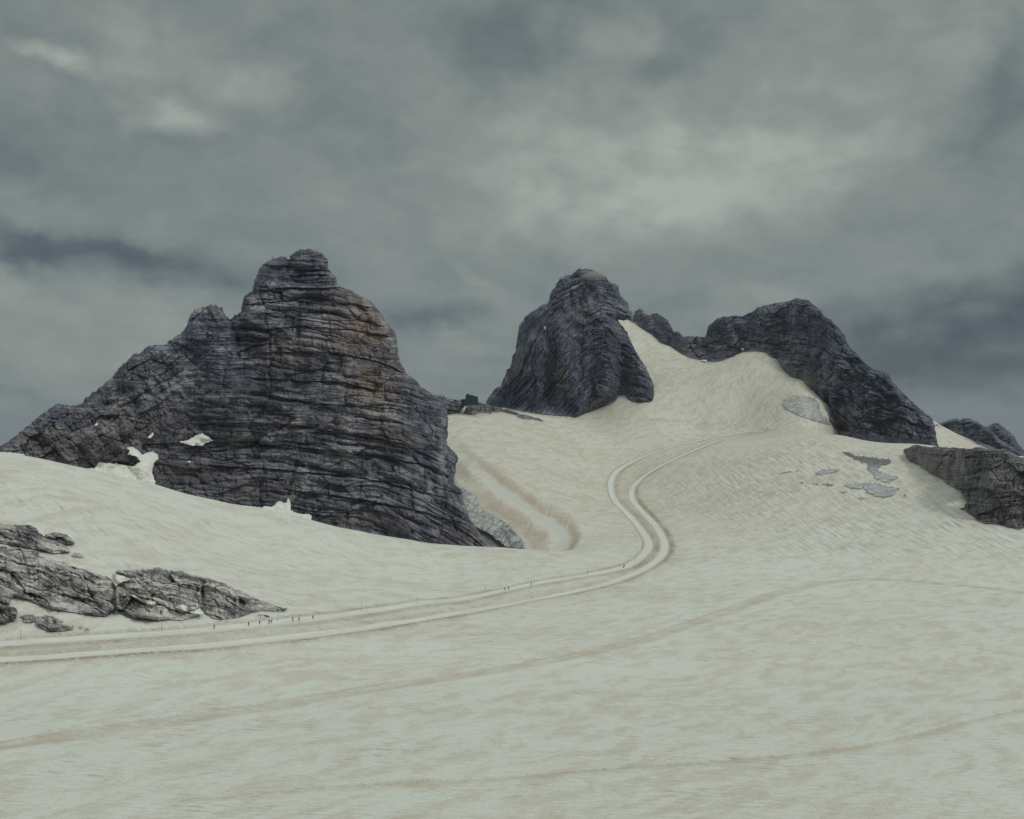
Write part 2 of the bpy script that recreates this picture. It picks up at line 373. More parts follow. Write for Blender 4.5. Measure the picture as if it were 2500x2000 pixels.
SNOW_A, SNOW_B = (0.715, 0.755, 0.685), (0.56, 0.525, 0.425)
def snow_nodes(t, clean=False):
    geo = t.new('ShaderNodeNewGeometry'); P = geo.outputs['Position']
    dust = t.attr('dust'); mA = t.attr('flow')
    # wind-blown streaks, two main directions
    def streak(ang, sx, sy, sc_, det=5, rough=0.6, loc=0.0):
        return t.noise(t.mapping(t.mapping(P, rot=(0, 0, math.radians(ang))), loc=(loc, loc, 0), scale=(sx, sy, 0.0)), sc_, det, rough, dist=0.25)
    mN = t.attr('near')
    s1b = t.mix(mN, streak(43, .16, 1.0, .42, 4, .62, 3.1), streak(10, .16, 1.0, .62, 4, .62, 3.1))
    s2b = streak(88, .06, 1.0, .42, 4, .62, 9.0)
    s1c = t.mix(mN, streak(43, .10, 1.0, 1.3, 3, .65, 1.7), streak(8, .10, 1.0, 1.7, 3, .65, 1.7)); s2c = streak(88, .10, 1.0, 1.0, 3, .65, 1.7)
    s1d = t.mapr(t.mix(mN, streak(47, .14, 1.0, 2.6, 3, .7, 5.7), streak(12, .10, 1.0, 3.2, 3, .7, 5.7)), .36, .64)
    grn = t.mapr(t.noise(t.mapping(P, scale=(1, .35, .35)), 1.9, 3, .7), .34, .66)
    # drifts of settled dust, lying across the wind
    wv = t.vmath('ADD', P, t.vmath('SCALE', t.vmath('SUBTRACT', t.noise(P, .035, 3, .5, color=True), (.5, .5, .5)), scale=22.0))
    d1 = t.noise(t.mapping(t.mapping(wv, rot=(0, 0, math.radians(-60))), scale=(.42, 1, 0)), .125, 6, .62)
    d2_ = t.noise(t.mapping(t.mapping(wv, rot=(0, 0, math.radians(-35))), loc=(9, 4, 0), scale=(.5, 1, 0)), .028, 4, .55)
    blot = t.mapr(t.math('ADD', t.math('MULTIPLY', d1, .74), t.math('MULTIPLY', d2_, .26)), .44, .60)
    blot2 = t.mapr(t.noise(t.mapping(P, rot=(0, 0, math.radians(30)), scale=(.6, 1, 0)), .012, 4, .55), .36, .64)
    stb = t.mix(mA, s1b, s2b); stc = t.mix(mA, s1c, s2c)
    f = t.math('MULTIPLY', blot, 0.52)
    f = t.math('ADD', f, t.math('MULTIPLY', blot2, 0.20))
    f = t.math('ADD', f, t.math('MULTIPLY', t.math('SUBTRACT', stb, .5), .95))
    f = t.math('ADD', f, t.math('MULTIPLY', t.math('SUBTRACT', stc, .5), 1.2))
    f = t.math('ADD', f, t.math('MULTIPLY', t.math('SUBTRACT', s1d, .5), .42))
    f = t.math('ADD', f, t.math('MULTIPLY', t.math('SUBTRACT', grn, .5), .26))
    f = t.math('ADD', f, t.math('SUBTRACT', dust, 0.22), clamp=True)
    col = t.mix(f, SNOW_A, SNOW_B)
    g = t.mapr(stb, .62, .80); gk = t.mapr(t.noise(P, .03, 4, .6), .48, .66)
    g2 = t.mapr(t.math('MULTIPLY', stb, t.mapr(stc, .35, .65, .75, 1.15)), .56, .70)
    col = t.mix(t.math('MULTIPLY', t.math('MULTIPLY', g2, gk), 0.75), col, (.36, .33, .28))
    rid = t.attr('rill')
    col = t.mix(t.math('MULTIPLY', rid, t.mapr(stb, .48, .64, 0, .62)), col, (.43, .40, .335))
    col = t.mix(t.math('MULTIPLY', rid, t.mapr(stb, .38, .48, .75, 0)), col, (.78, .81, .75))
    dirt_shade = t.attr('dirt_shade')
    dn = t.mapr(t.noise(P, .55, 5, .75), .32, .66)
    dn2 = t.math('MULTIPLY', dirt_shade, t.math('ADD', t.math('MULTIPLY', dn, 1.0), .25), clamp=True)
    col = t.mix(dn2, col, (.30, .245, .185))  # brown for lane dirt and for the contact shade painted at rock feet
    sand = t.attr('sand')
    col = t.mix(t.math('MULTIPLY', sand, .78), col, (.40, .325, .245))
    col = t.mix(t.math('MULTIPLY', t.attr('pale'), .85), col, (.56, .585, .55))
    return col, stb, P, stc
M_SNOW, t, b = principled('snow', 0.75, 0.25)
col, stb, P, stc = snow_nodes(t)
t.put(b.inputs['Base Color'], col)
hgt = t.math('ADD', t.math('MULTIPLY', stb, 1.3), t.math('ADD', t.math('MULTIPLY', stc, .5), t.math('MULTIPLY', t.noise(P, .5, 5, .7), .6)))
bp = t.new('ShaderNodeBump'); bp.inputs['Strength'].default_value = 0.8; bp.inputs['Distance'].default_value = 1.0
t.put(bp.inputs['Height'], hgt); t.l.new(bp.outputs[0], b.inputs['Normal'])

M_TRACK, t, b = principled('groomed_snow', 0.7, 0.3)
geo = t.new('ShaderNodeNewGeometry'); P = geo.outputs['Position']
lat = t.attr('across'); 
cm = t.new('ShaderNodeCombineXYZ'); t.put(cm.inputs[0], t.math('MULTIPLY', t.attr('along'), .02)); t.put(cm.inputs[1], t.math('MULTIPLY', lat, 1.6))
nl = t.noise(cm.outputs[0], 1.0, 4, .6)
n_ = t.noise(P, .12, 4, .6); n3_ = t.noise(P, .8, 4, .7)
lc = t.mix(t.math('MULTIPLY', t.mapr(nl, .42, .60), t.mapr(n_, .3, .6, .45, 1.0)), (.745, .785, .72), (.61, .61, .54))
edge = t.mapr(t.math('ADD', t.math('ABSOLUTE', lat), t.math('MULTIPLY', t.math('SUBTRACT', n3_, .5), 2.6)), 1.6, 3.4)
t.put(b.inputs['Base Color'], t.mix(t.math('MULTIPLY', edge, .75), lc, (.56, .53, .455)))
bp = t.new('ShaderNodeBump'); bp.inputs['Strength'].default_value = .6; bp.inputs['Distance'].default_value = .5
t.put(bp.inputs['Height'], t.math('ADD', nl, n3_)); t.l.new(bp.outputs[0], b.inputs['Normal'])

def rock_mat(name, c_dark, c_mid, c_light, stain=(.36, .215, .13), warm=(.20, .165, .14), tight=0.0):
    m, t, b = principled(name, 0.9, 0.15)
    geo = t.new('ShaderNodeNewGeometry'); P = geo.outputs['Position']
    s = t.attr('strata')
    cm = t.new('ShaderNodeCombineXYZ'); t.put(cm.inputs[0], t.math('MULTIPLY', t.attr('lateral'), .03)); t.put(cm.inputs[1], s); 
    bands = t.noise(cm.outputs[0], .55, 4, .65)
    bands2 = t.noise(cm.outputs[0], 1.5, 3, .6)
    cm2 = t.new('ShaderNodeCombineXYZ'); t.put(cm2.inputs[0], t.attr('lateral')); t.put(cm2.inputs[1], t.math('MULTIPLY', s, .09))
    drip = t.noise(cm2.outputs[0], .42, 4, .65)
    big = t.noise(P, .012, 4, .6); fine = t.noise(P, .9, 5, .75); med = t.noise(P, .11, 5, .65)
    mott = t.noise(t.mapping(P, scale=(1, 1, 1.6)), .045, 6, .7)
    v = t.math('ADD', t.math('ADD', t.math('MULTIPLY', bands, .8), t.math('MULTIPLY', t.math('SUBTRACT', bands2, .5), .8)), t.math('MULTIPLY', t.math('SUBTRACT', mott, .5), 1.5))
    v = t.math('ADD', v, t.math('MULTIPLY', drip, .38))
    v = t.math('ADD', v, t.math('MULTIPLY', big, .7)); v = t.math('ADD', v, t.math('MULTIPLY', fine, .55)); v = t.math('ADD', v, t.math('MULTIPLY', med, .5))
    v = t.math('DIVIDE', v, 2.93)
    col = t.ramp(v, [(0.40 + tight, c_dark), (0.50, c_mid), (0.60 - tight, c_light)])
    # iron stains where the face is broken fresh
    sm = t.math('MULTIPLY', t.attr('stain'), t.mapr(t.math('ADD', t.math('MULTIPLY', drip, .6), t.math('MULTIPLY', med, .5)), .40, .60))
    col = t.mix(sm, col, stain)
    col = t.mix(t.math('MULTIPLY', t.attr('scree'), t.mapr(t.math('ADD', t.math('MULTIPLY', fine, .6), t.math('MULTIPLY', med, .4)), .38, .60, .25, .8)), col, warm)
    t.put(b.inputs['Base Color'], col)
    bp = t.new('ShaderNodeBump'); bp.inputs['Strength'].default_value = 0.9; bp.inputs['Distance'].default_value = 1.3
    t.put(bp.inputs['Height'], t.math('ADD', fine, t.math('MULTIPLY', bands, .8))); t.l.new(bp.outputs[0], b.inputs['Normal'])
    return m
M_ROCK1 = rock_mat('limestone_near_peak', (.050, .059, .092), (.130, .138, .178), (.39, .385, .405))
M_ROCK2 = rock_mat('limestone_summit', (.047, .058, .092), (.108, .119, .160), (.29, .295, .33), stain=(.20, .13, .10))
M_ROCK3 = rock_mat('limestone_shoulder', (.045, .056, .086), (.096, .109, .147), (.26, .27, .31), stain=(.22, .16, .11))
M_ROCK4 = rock_mat('limestone_ledge', (.080, .083, .102), (.180, .176, .184), (.36, .345, .335))
M_ROCK5 = rock_mat('limestone_outcrop', (.13, .13, .14), (.38, .37, .355), (.76, .74, .70), tight=.035)

M_ICE, t, b = principled('bare_ice', 0.45, 0.4)
geo = t.new('ShaderNodeNewGeometry'); P = geo.outputs['Position']
pv = t.vmath('ADD', P, t.vmath('SCALE', t.noise(P, .15, 3, .6, color=True), scale=5.0))
vo = t.new('ShaderNodeTexVoronoi', feature='DISTANCE_TO_EDGE'); t.put(vo.inputs['Vector'], t.mapping(pv, rot=(0, 0, .7), scale=(.25, 1, .8))); vo.inputs['Scale'].default_value = .19
cr = t.mapr(vo.outputs['Distance'], .0, .07, 1, 0)
n_ = t.noise(P, .09, 5, .65); n2_ = t.noise(P, .6, 4, .7)
ic = t.mix(t.mapr(n_, .35, .65), (.38, .41, .40), (.60, .62, .58))
ic = t.mix(t.math('MULTIPLY', t.mapr(n2_, .45, .7), .5), ic, (.22, .25, .27))
ic = t.mix(t.math('MULTIPLY', t.attr('grime'), t.mapr(n2_, .3, .6, .5, 1.0)), ic, (.06, .064, .074))
t.put(b.inputs['Base Color'], t.mix(t.math('MULTIPLY', cr, .7), ic, (.14, .16, .18)))

# ------------------------------------------------------------------ glacier mesh
ua = (np.concatenate([np.linspace(-1900, -70, 50)[:-1], np.arange(-70, 2571, 2.3), np.linspace(2571, 4400, 50)[1:]]) - 1250) / F
ra = np.concatenate([np.array([6, 30, 80, 140, 200, 240]), np.exp(np.arange(math.log(270), math.log(2560), 0.0030)), np.array([2600, 2700, 2900, 3300, 4000, 5200, 7000, 9500, 14000, 24000, 42000, 70000])])
UU, DD = np.meshgrid(ua, ra, indexing='ij'); sh = UU.shape
u = UU.ravel(); D = DD.ravel(); X = u * D; Y = D
# coarse evaluation of the smooth part, then bicubic-free linear refinement is avoided: evaluate directly
z = height0(u, D)
dA, sA = dist_line(X, Y, LINES['A']); dB, sB = dist_line(X, Y, LINES['B'])
d2, s2 = dist_line(X, Y, LINES['t2'], 30); d3, s3 = dist_line(X, Y, LINES['t3'], 20)
d4, _ = dist_line(X, Y, LINES['t4'], 12); d5, _ = dist_line(X, Y, LINES['t5'], 12); d6, _ = dist_line(X, Y, LINES['t6'], 12)
nz = fbm(X / 9, Y / 9, 3, 21)
def bell(x, c, s): return np.exp(-((x - c) / s) ** 2)
z = z - 0.5 * (1 - sstep(HALF - .2, HALF + 2.2, dA)) - 0.5 * (1 - sstep(HALF - .2, HALF + 2.2, dB))
z = z + (.35 + .3 * nz) * bell(dA, HALF + 2.6, 1.6) + (.45 + .3 * nz) * bell(dB, HALF + 3.2, 2.2)
z = z - .3 * bell(d2, 0, .8) - .45 * bell(d2, 6, 3.5) * (s2 < 0) - .3 * bell(d3, 0, .8) + .2 * bell(d3, 1.8, .9)
z = z - .25 * bell(d4, 0, 1.2) - .25 * bell(d5, 0, 1.2)
# fine sastrugi
ca, sa = math.cos(math.radians(43)), math.sin(math.radians(43))
along = X * ca - Y * sa; across = X * sa + Y * ca
z = z + .10 * fbm(along / 30, across / 5, 3, 31) * sstep(200, 300, D)
# photo-independent masks in ground coordinates
def gauss(cx, cy, sx, sy, rot=0):
    c, s = math.cos(rot), math.sin(rot); dx = X - cx; dy = Y - cy
    return np.exp(-(((dx * c + dy * s) / sx) ** 2 + ((-dx * s + dy * c) / sy) ** 2))
def gp(px, py): p = ground_point(px, py); return p.x, p.y
wig = fbm(X / 40, Y / 40, 3, 41)
inner = dB * 0
left_of_A = sA; 
dirt_shade = .95 * bell(dB, HALF + 2.6, 2.6) * (sB < 0) + .35 * bell(dB, HALF + 1.4, 1.5) * (sB > 0)
dirt_shade += .75 * bell(dA, HALF + .8, .9) * (sA > 0) + .62 * bell(dA, HALF + 3.4, 2.8) * (sA < 0)
dirt_shade += .34 * bell(d2, 0, 1.1) + .42 * bell(d3, 0, .8) + .40 * bell(d4, 0, 1.5) + .25 * bell(d5, 0, 2.0)
dirt_shade = np.clip(dirt_shade * (0.8 + .9 * wig), 0, 1)
between = (sA < 0) & (sB > 0) & (dA < 40) & (dB < 40)
dust = 0.22 + 0.36 * sstep(900, 1500, D) + .22 * between * bell(np.minimum(dA, dB), 5, 14)
dust = dust + .22 * bell(dB, 8, 10) * (sB < 0) + .55 * bell(d2, 5.5, 4.8) * (s2 < 0) - .15 * bell(d2, 13, 4) * (s2 < 0) + .50 * bell(d3, 2.5, 2.2) * (s3 < 0)
dust = dust - .12 * sstep(-50, -420, X) * (1 - sstep(800, 1000, D))
near_ = 1 - sstep(440, 600, D - X * .12)
flow = sstep(60, 260, X) * sstep(760, 1000, D)
cx, cy = gp(1950, 1150); rill = gauss(cx, cy, 230, 210); cx, cy = gp(2380, 1290); rill = np.maximum(rill, gauss(cx, cy, 190, 150))
rill *= np.clip(.75 + 1.1 * wig, 0, 1.3)
cx, cy = gp(1960, 900); rill = np.maximum(rill, .6 * gauss(cx, cy, 90, 120))
sand = np.zeros_like(X); pale = np.zeros_like(X)
# the scooped hollow beside the near peak: bands that follow its rim
PXv = u * F + 1250; PYv = HY - F * z / D
RIM = R([(120,150),(300,300),(480,430),(600,520),(720,600),(850,690),(980,752),(1080,822),(1130,900),(1132,980),(1092,1050),(1020,1092)], 1050, 1000, 3.08)
ICT = R([(190,520),(225,570),(300,620),(360,700),(420,760),(500,800),(590,860),(690,960),(740,1100),(750,1125)], 1050, 1000, 3.08)
sel = np.where((PXv > 1085) & (PXv < 1450) & (PYv > 1030) & (PYv < 1372) & (D > 1045) & (D < 1800))[0]
xs, ys = PXv[sel], PYv[sel]
def pdist(path):
    P_ = catmull(path, 4); best = np.full(xs.shape, 1e9); arc = np.zeros(xs.shape); side = np.ones(xs.shape); acc_ = 0
    for k in range(len(P_) - 1):
        ax, ay = P_[k]; dx, dy = P_[k + 1] - P_[k]; L2 = dx * dx + dy * dy + 1e-9
        t_ = np.clip(((xs - ax) * dx + (ys - ay) * dy) / L2, 0, 1); ex = xs - ax - t_ * dx; ey = ys - ay - t_ * dy; q_ = ex * ex + ey * ey
        m = q_ < best; best = np.where(m, q_, best); arc = np.where(m, acc_ + t_ * math.sqrt(L2), arc); side = np.where(m, np.sign(dx * ey - dy * ex), side)
        acc_ += math.sqrt(L2)
    return np.sqrt(best), arc, side
rA, arcA, sdA = pdist(RIM); rB, arcB, sdB = pdist(ICT)
inside = sdA > 0                       # towards the rock
wb_ = np.where(inside, rA / (rA + rB + 1e-6), 0.0)
wb_ = wb_ + .05 * fbm(arcA / 50, wb_ * 2, 3, 5)
stri = fbm(arcA / 2.6, wb_ * 3.0, 4, 71, .65); stri2 = fbm(arcA / 7, wb_ * 2.0, 3, 72); lowv = fbm(arcA / 60, wb_ * 2, 2, 73)
band1 = np.exp(-((wb_ - .12) / .085) ** 2) * (.78 + .6 * stri2)
band3 = sstep(.40, .60, wb_) * (1 - .25 * sstep(.85, 1.0, wb_)) * (.70 + .95 * stri + .45 * lowv)
growth = sstep(20, 170, arcA)
sand[sel] = np.clip((band1 * growth + band3 * (.55 + .45 * growth)) * inside + .30 * np.exp(-(rA / 3.2) ** 2) * (.4 + stri2), 0, 1)
pale[sel] = np.clip(np.exp(-((wb_ - .30) / .085) ** 2) * inside * growth * (.9 + .6 * stri2), 0, 1)
dz = (-4.2 * sstep(.0, .22, wb_) + 1.4 * np.exp(-((wb_ - .45) / .10) ** 2) + .5 * stri * sstep(.4, .6, wb_)) * inside * growth * (1 - sstep(.8, 1, wb_)) + .5 * np.exp(-(rA / 6) ** 2)
z[sel] += dz
verts = np.stack([X, Y, z], 1)
nu, nr = sh
idx = np.arange(nu * nr).reshape(nu, nr)
quads = np.stack([idx[:-1, :-1], idx[1:, :-1], idx[1:, 1:], idx[:-1, 1:]], -1).reshape(-1, 4)
# the rest of the plateau beside and behind the viewpoint
th = np.radians(np.linspace(43, 317, 60)); rr = np.array([6, 60, 165, 400, 900, 1600, 2600, 4000, 7000, 12000, 30000, 70000.])
TH, RR = np.meshgrid(th, rr, indexing='ij'); bx = (np.sin(TH) * RR).ravel(); by = (np.cos(TH) * RR).ravel()
far = sstep(2300, 9000, RR.ravel()); bz = (-88 + 3 * fbm(bx / 200, by / 200, 3, 3)) * (1 - far) - 1500 * far
bi = np.arange(TH.size).reshape(TH.shape) + len(verts)
q2 = np.stack([bi[:-1, :-1], bi[:-1, 1:], bi[1:, 1:], bi[1:, :-1]], -1).reshape(-1, 4)
q2 = q2[:, ::-1]
nb = TH.size
verts = np.concatenate([verts, np.stack([bx, by, bz - 1.5], 1)]); quads = np.concatenate([quads, q2])
ext = lambda a, v=0.0: np.concatenate([a, np.full(nb, v)])
me = np_mesh('glacier', verts, quads, M_SNOW, dict(dust=ext(dust, .3), flow=ext(flow), near=ext(near_, 1), dirt_shade=ext(dirt_shade), rill=ext(rill), sand=ext(sand), pale=ext(pale)), smooth=True)
glacier = link('snow_ground', me)
tag(glacier, 'wide glacier of dusty white and beige snow sweeping up between the rock peaks', 'glacier', kind='structure')

# ------------------------------------------------------------------ groomed lanes
def lane(line, half, name, label, seed):
    n = len(line); tx = np.gradient(line[:, 0]); ty = np.gradient(line[:, 1]); L = np.hypot(tx, ty); tx /= L; ty /= L
    nx, ny = -ty, tx
    cols = np.array([-1.12, -1.0, -.6, -.2, .2, .6, 1.0, 1.12]); V = []; ac = []; al = []
    tap = sstep(0, 14, np.arange(n)[::-1]) * .9 + .1
    wob = 1 + .16 * fbm(np.arange(n) / 9.0, np.zeros(n) + seed, 3, seed)
    wobR = 1 + .16 * fbm(np.arange(n) / 7.0, np.zeros(n) + seed + 5, 3, seed)
    for c in cols:
        wv = (wobR if c > 0 else wob) * tap
        x = line[:, 0] + nx * half * c * wv; y = line[:, 1] + ny * half * c * wv
        zz = height0(x / y, y) - .22 + (-.8 if abs(c) > 1.05 else 0)
        V.append(np.stack([x, y, zz], 1)); ac.append(np.full(n, c * half)); al.append(np.arange(n) * 4.0)
    V = np.stack(V, 1).reshape(-1, 3); k = len(cols)
    i = np.arange(n * k).reshape(n, k)
    q = np.stack([i[:-1, :-1], i[1:, :-1], i[1:, 1:], i[:-1, 1:]], -1).reshape(-1, 4)[:, ::-1]
    me = np_mesh(name, V, q, M_TRACK, dict(across=np.stack(ac, 1).ravel(), along=np.stack(al, 1).ravel()), smooth=True)
    return tag(link(name, me), label, 'path', 'groomed lanes across the glacier', 'structure')
lane(LINES['A'], HALF, 'path', 'pale groomed snow lane where the hikers walk, the upper and inner one of the pair', 3)
lane(LINES['B'], HALF * .95, 'path', 'pale groomed snow lane with a brown dirty edge, the lower and outer one of the pair', 8)

# ------------------------------------------------------------------ rock bodies
def poly_mask(GX, GY, poly):
    inside = np.zeros(GX.shape, bool); P_ = np.array(poly)
    for i in range(len(P_)):
        x1, y1 = P_[i]; x2, y2 = P_[(i + 1) % len(P_)]
        if y1 == y2: continue
        c = ((y1 > GY) != (y2 > GY)) & (GX < (x2 - x1) * (GY - y1) / (y2 - y1) + x1)
        inside ^= c
    return inside
def seg_dist(GX, GY, path, md=200.0):
    P_ = np.array(path, float); best = np.full(GX.shape, md * md)
    for i in range(len(P_) - 1):
        ax, ay = P_[i]; dx, dy = P_[i + 1] - P_[i]; L = dx * dx + dy * dy + 1e-9
        t_ = np.clip(((GX - ax) * dx + (GY - ay) * dy) / L, 0, 1)
        best = np.minimum(best, (GX - ax - t_ * dx) ** 2 + (GY - ay - t_ * dy) ** 2)
    return np.sqrt(best)
def box(a, k):
    k = int(k) | 1
    if k < 3: return a
    return np.convolve(np.pad(a, k // 2, 'edge'), np.ones(k) / k, 'valid')

def strata_disp(a, s, seed, t1=11.0, t2=3.8, w1=16.0, A1=3.2, A2=1.5, J=1.6, rough=2.0, big=6.0):
    """relief in metres (positive = towards the open air) for layered limestone; a along the bed, s across it"""
    fb = a / 55 + .8 * fbm(a / 90, s / 70, 3, seed + 30); fi = np.floor(fb)
    sw = s + 2.2 * fbm(a / 45, s / 40, 4, seed) + 5.0 * (hsh(fi, 0, seed + 31) - .5) + 1.1 * gn(a / 9, s / 14, seed + 33)
    fe = np.minimum(fb - fi, fi + 1 - fb) * 55
    out = big * fbm(a / 60, s / 75, 3, seed + 1) + .5 * big * fbm(a / 20, s / 24, 3, seed + 34) - 2.2 * np.exp(-(fe / 1.6) ** 2)
    out = out + 0.5 * big * ridged(a / 24, s / 60, 3, seed + 2)
    for (t_, A_, w_, k) in ((t1, A1, w1, 0), (t2, A2, w1 * .45, 50), (t2 * .42, A2 * .42, w1 * .25, 90)):
        c = sw / t_ + .45 * fbm(a / 70, s / 60, 3, seed + k + 3)
        i = np.floor(c)
        b0 = i + .7 * (hsh(i, 0, seed + k) - .5); b1 = i + 1 + .7 * (hsh(i + 1, 0, seed + k) - .5); bm = i - 1 + .7 * (hsh(i - 1, 0, seed + k) - .5); bp_ = i + 2 + .7 * (hsh(i + 2, 0, seed + k) - .5)
        lo = np.where(c < b0, bm, np.where(c > b1, b1, b0)); hi = np.where(c < b0, b0, np.where(c > b1, bp_, b1))
        L_ = np.where(c < b0, i - 1, np.where(c > b1, i + 1, i))
        f = (c - lo) / (hi - lo)
        ext_ = .55 * (gn(a / 34, L_ * 7.31, seed + k + 5) + .9 * gn(a / 11, L_ * 3.7, seed + k + 6)) + (hsh(L_, 3, seed + k) - .5) * 1.0
        prof = 1 - np.abs(2 * f - 1.15) ** 3.0       # bulging bed with a notch under it
        strong = sstep(-.2, .35, fbm(a / 38, s / 26, 3, seed + k + 7)) * (.35 + 1.1 * hsh(L_, 8, seed + k))
        out = out + A_ * (ext_ + (.12 + 1.15 * strong) * (prof - .8))
        cj = a / w_ + hsh(L_, 5, seed + k) * 9 + .35 * fbm(a / 13, s / 9, 3, seed + k + 8)
        ij = np.floor(cj); j0 = ij + .6 * (hsh(ij, L_, seed + 9) - .5); j1 = ij + 1 + .6 * (hsh(ij + 1, L_, seed + 9) - .5)
        dj = np.minimum(np.abs(cj - j0), np.abs(cj - j1)) * w_
        jd = hsh(ij, L_ + 77, seed + 11)
        out = out - J * (1.0 if k == 0 else .5) * np.exp(-(dj / (1.1 if k == 0 else .7)) ** 2) * (.3 + jd)
        cell = np.where(cj < j0, ij - 1, np.where(cj > j1, ij + 1, ij))
        out = out + (hsh(cell, L_, seed + 13 + k) - .5) * A_ * .75
    out = out + rough * (1.1 * ridged(a / 8, s / 7, 4, seed + 21) - .55) + .8 * rough * fbm(a / 2.8, s / 2.6, 3, seed + 23)
    return out

def facets(a, s, scale, amp, tilt, seed):
    """angular blocks: every cell is a tilted plane"""
    x = a / scale; y = s / scale; ix = np.floor(x); iy = np.floor(y); bd = np.full(np.shape(x), 1e9); out = np.zeros(np.shape(x)); b2 = bd.copy()
    for dx in (-1, 0, 1):
        for dy in (-1, 0, 1):
            cx_ = ix + dx; cy_ = iy + dy; px_ = cx_ + hsh(cx_, cy_, seed); py_ = cy_ + hsh(cx_, cy_, seed + 1)
            d_ = (x - px_) ** 2 + ((y - py_) * 1.3) ** 2
            v_ = amp * (hsh(cx_, cy_, seed + 2) - .5) + tilt * scale * ((x - px_) * (hsh(cx_, cy_, seed + 3) - .5) * 2 + (y - py_) * (hsh(cx_, cy_, seed + 4) - .65) * 2)
            m = d_ < bd; b2 = np.where(m, bd, np.minimum(b2, d_)); out = np.where(m, v_, out); bd = np.where(m, d_, bd)
    return out - .35 * amp * np.exp(-((np.sqrt(b2) - np.sqrt(bd)) / .07) ** 2)

def ribs(a, h, sx, sy, amp, seed, slant=0.0):
    """buttresses meeting in sharp edges, with gullies rounded between them"""
    x = (a + slant * h) / sx + .25 * fbm(a / sx / 1.5, h / sy * 1.5, 2, seed + 7); y = h / sy; ix = np.floor(x); iy = np.floor(y); bd = np.full(np.shape(x), 1e9)
    for dx in (-1, 0, 1):
        for dy in (-1, 0, 1):
            cx_ = ix + dx; cy_ = iy + dy
            bd = np.minimum(bd, (x - cx_ - hsh(cx_, cy_, seed)) ** 2 + (y - cy_ - hsh(cx_, cy_, seed + 1)) ** 2)
    return amp * (np.sqrt(bd) - .5)

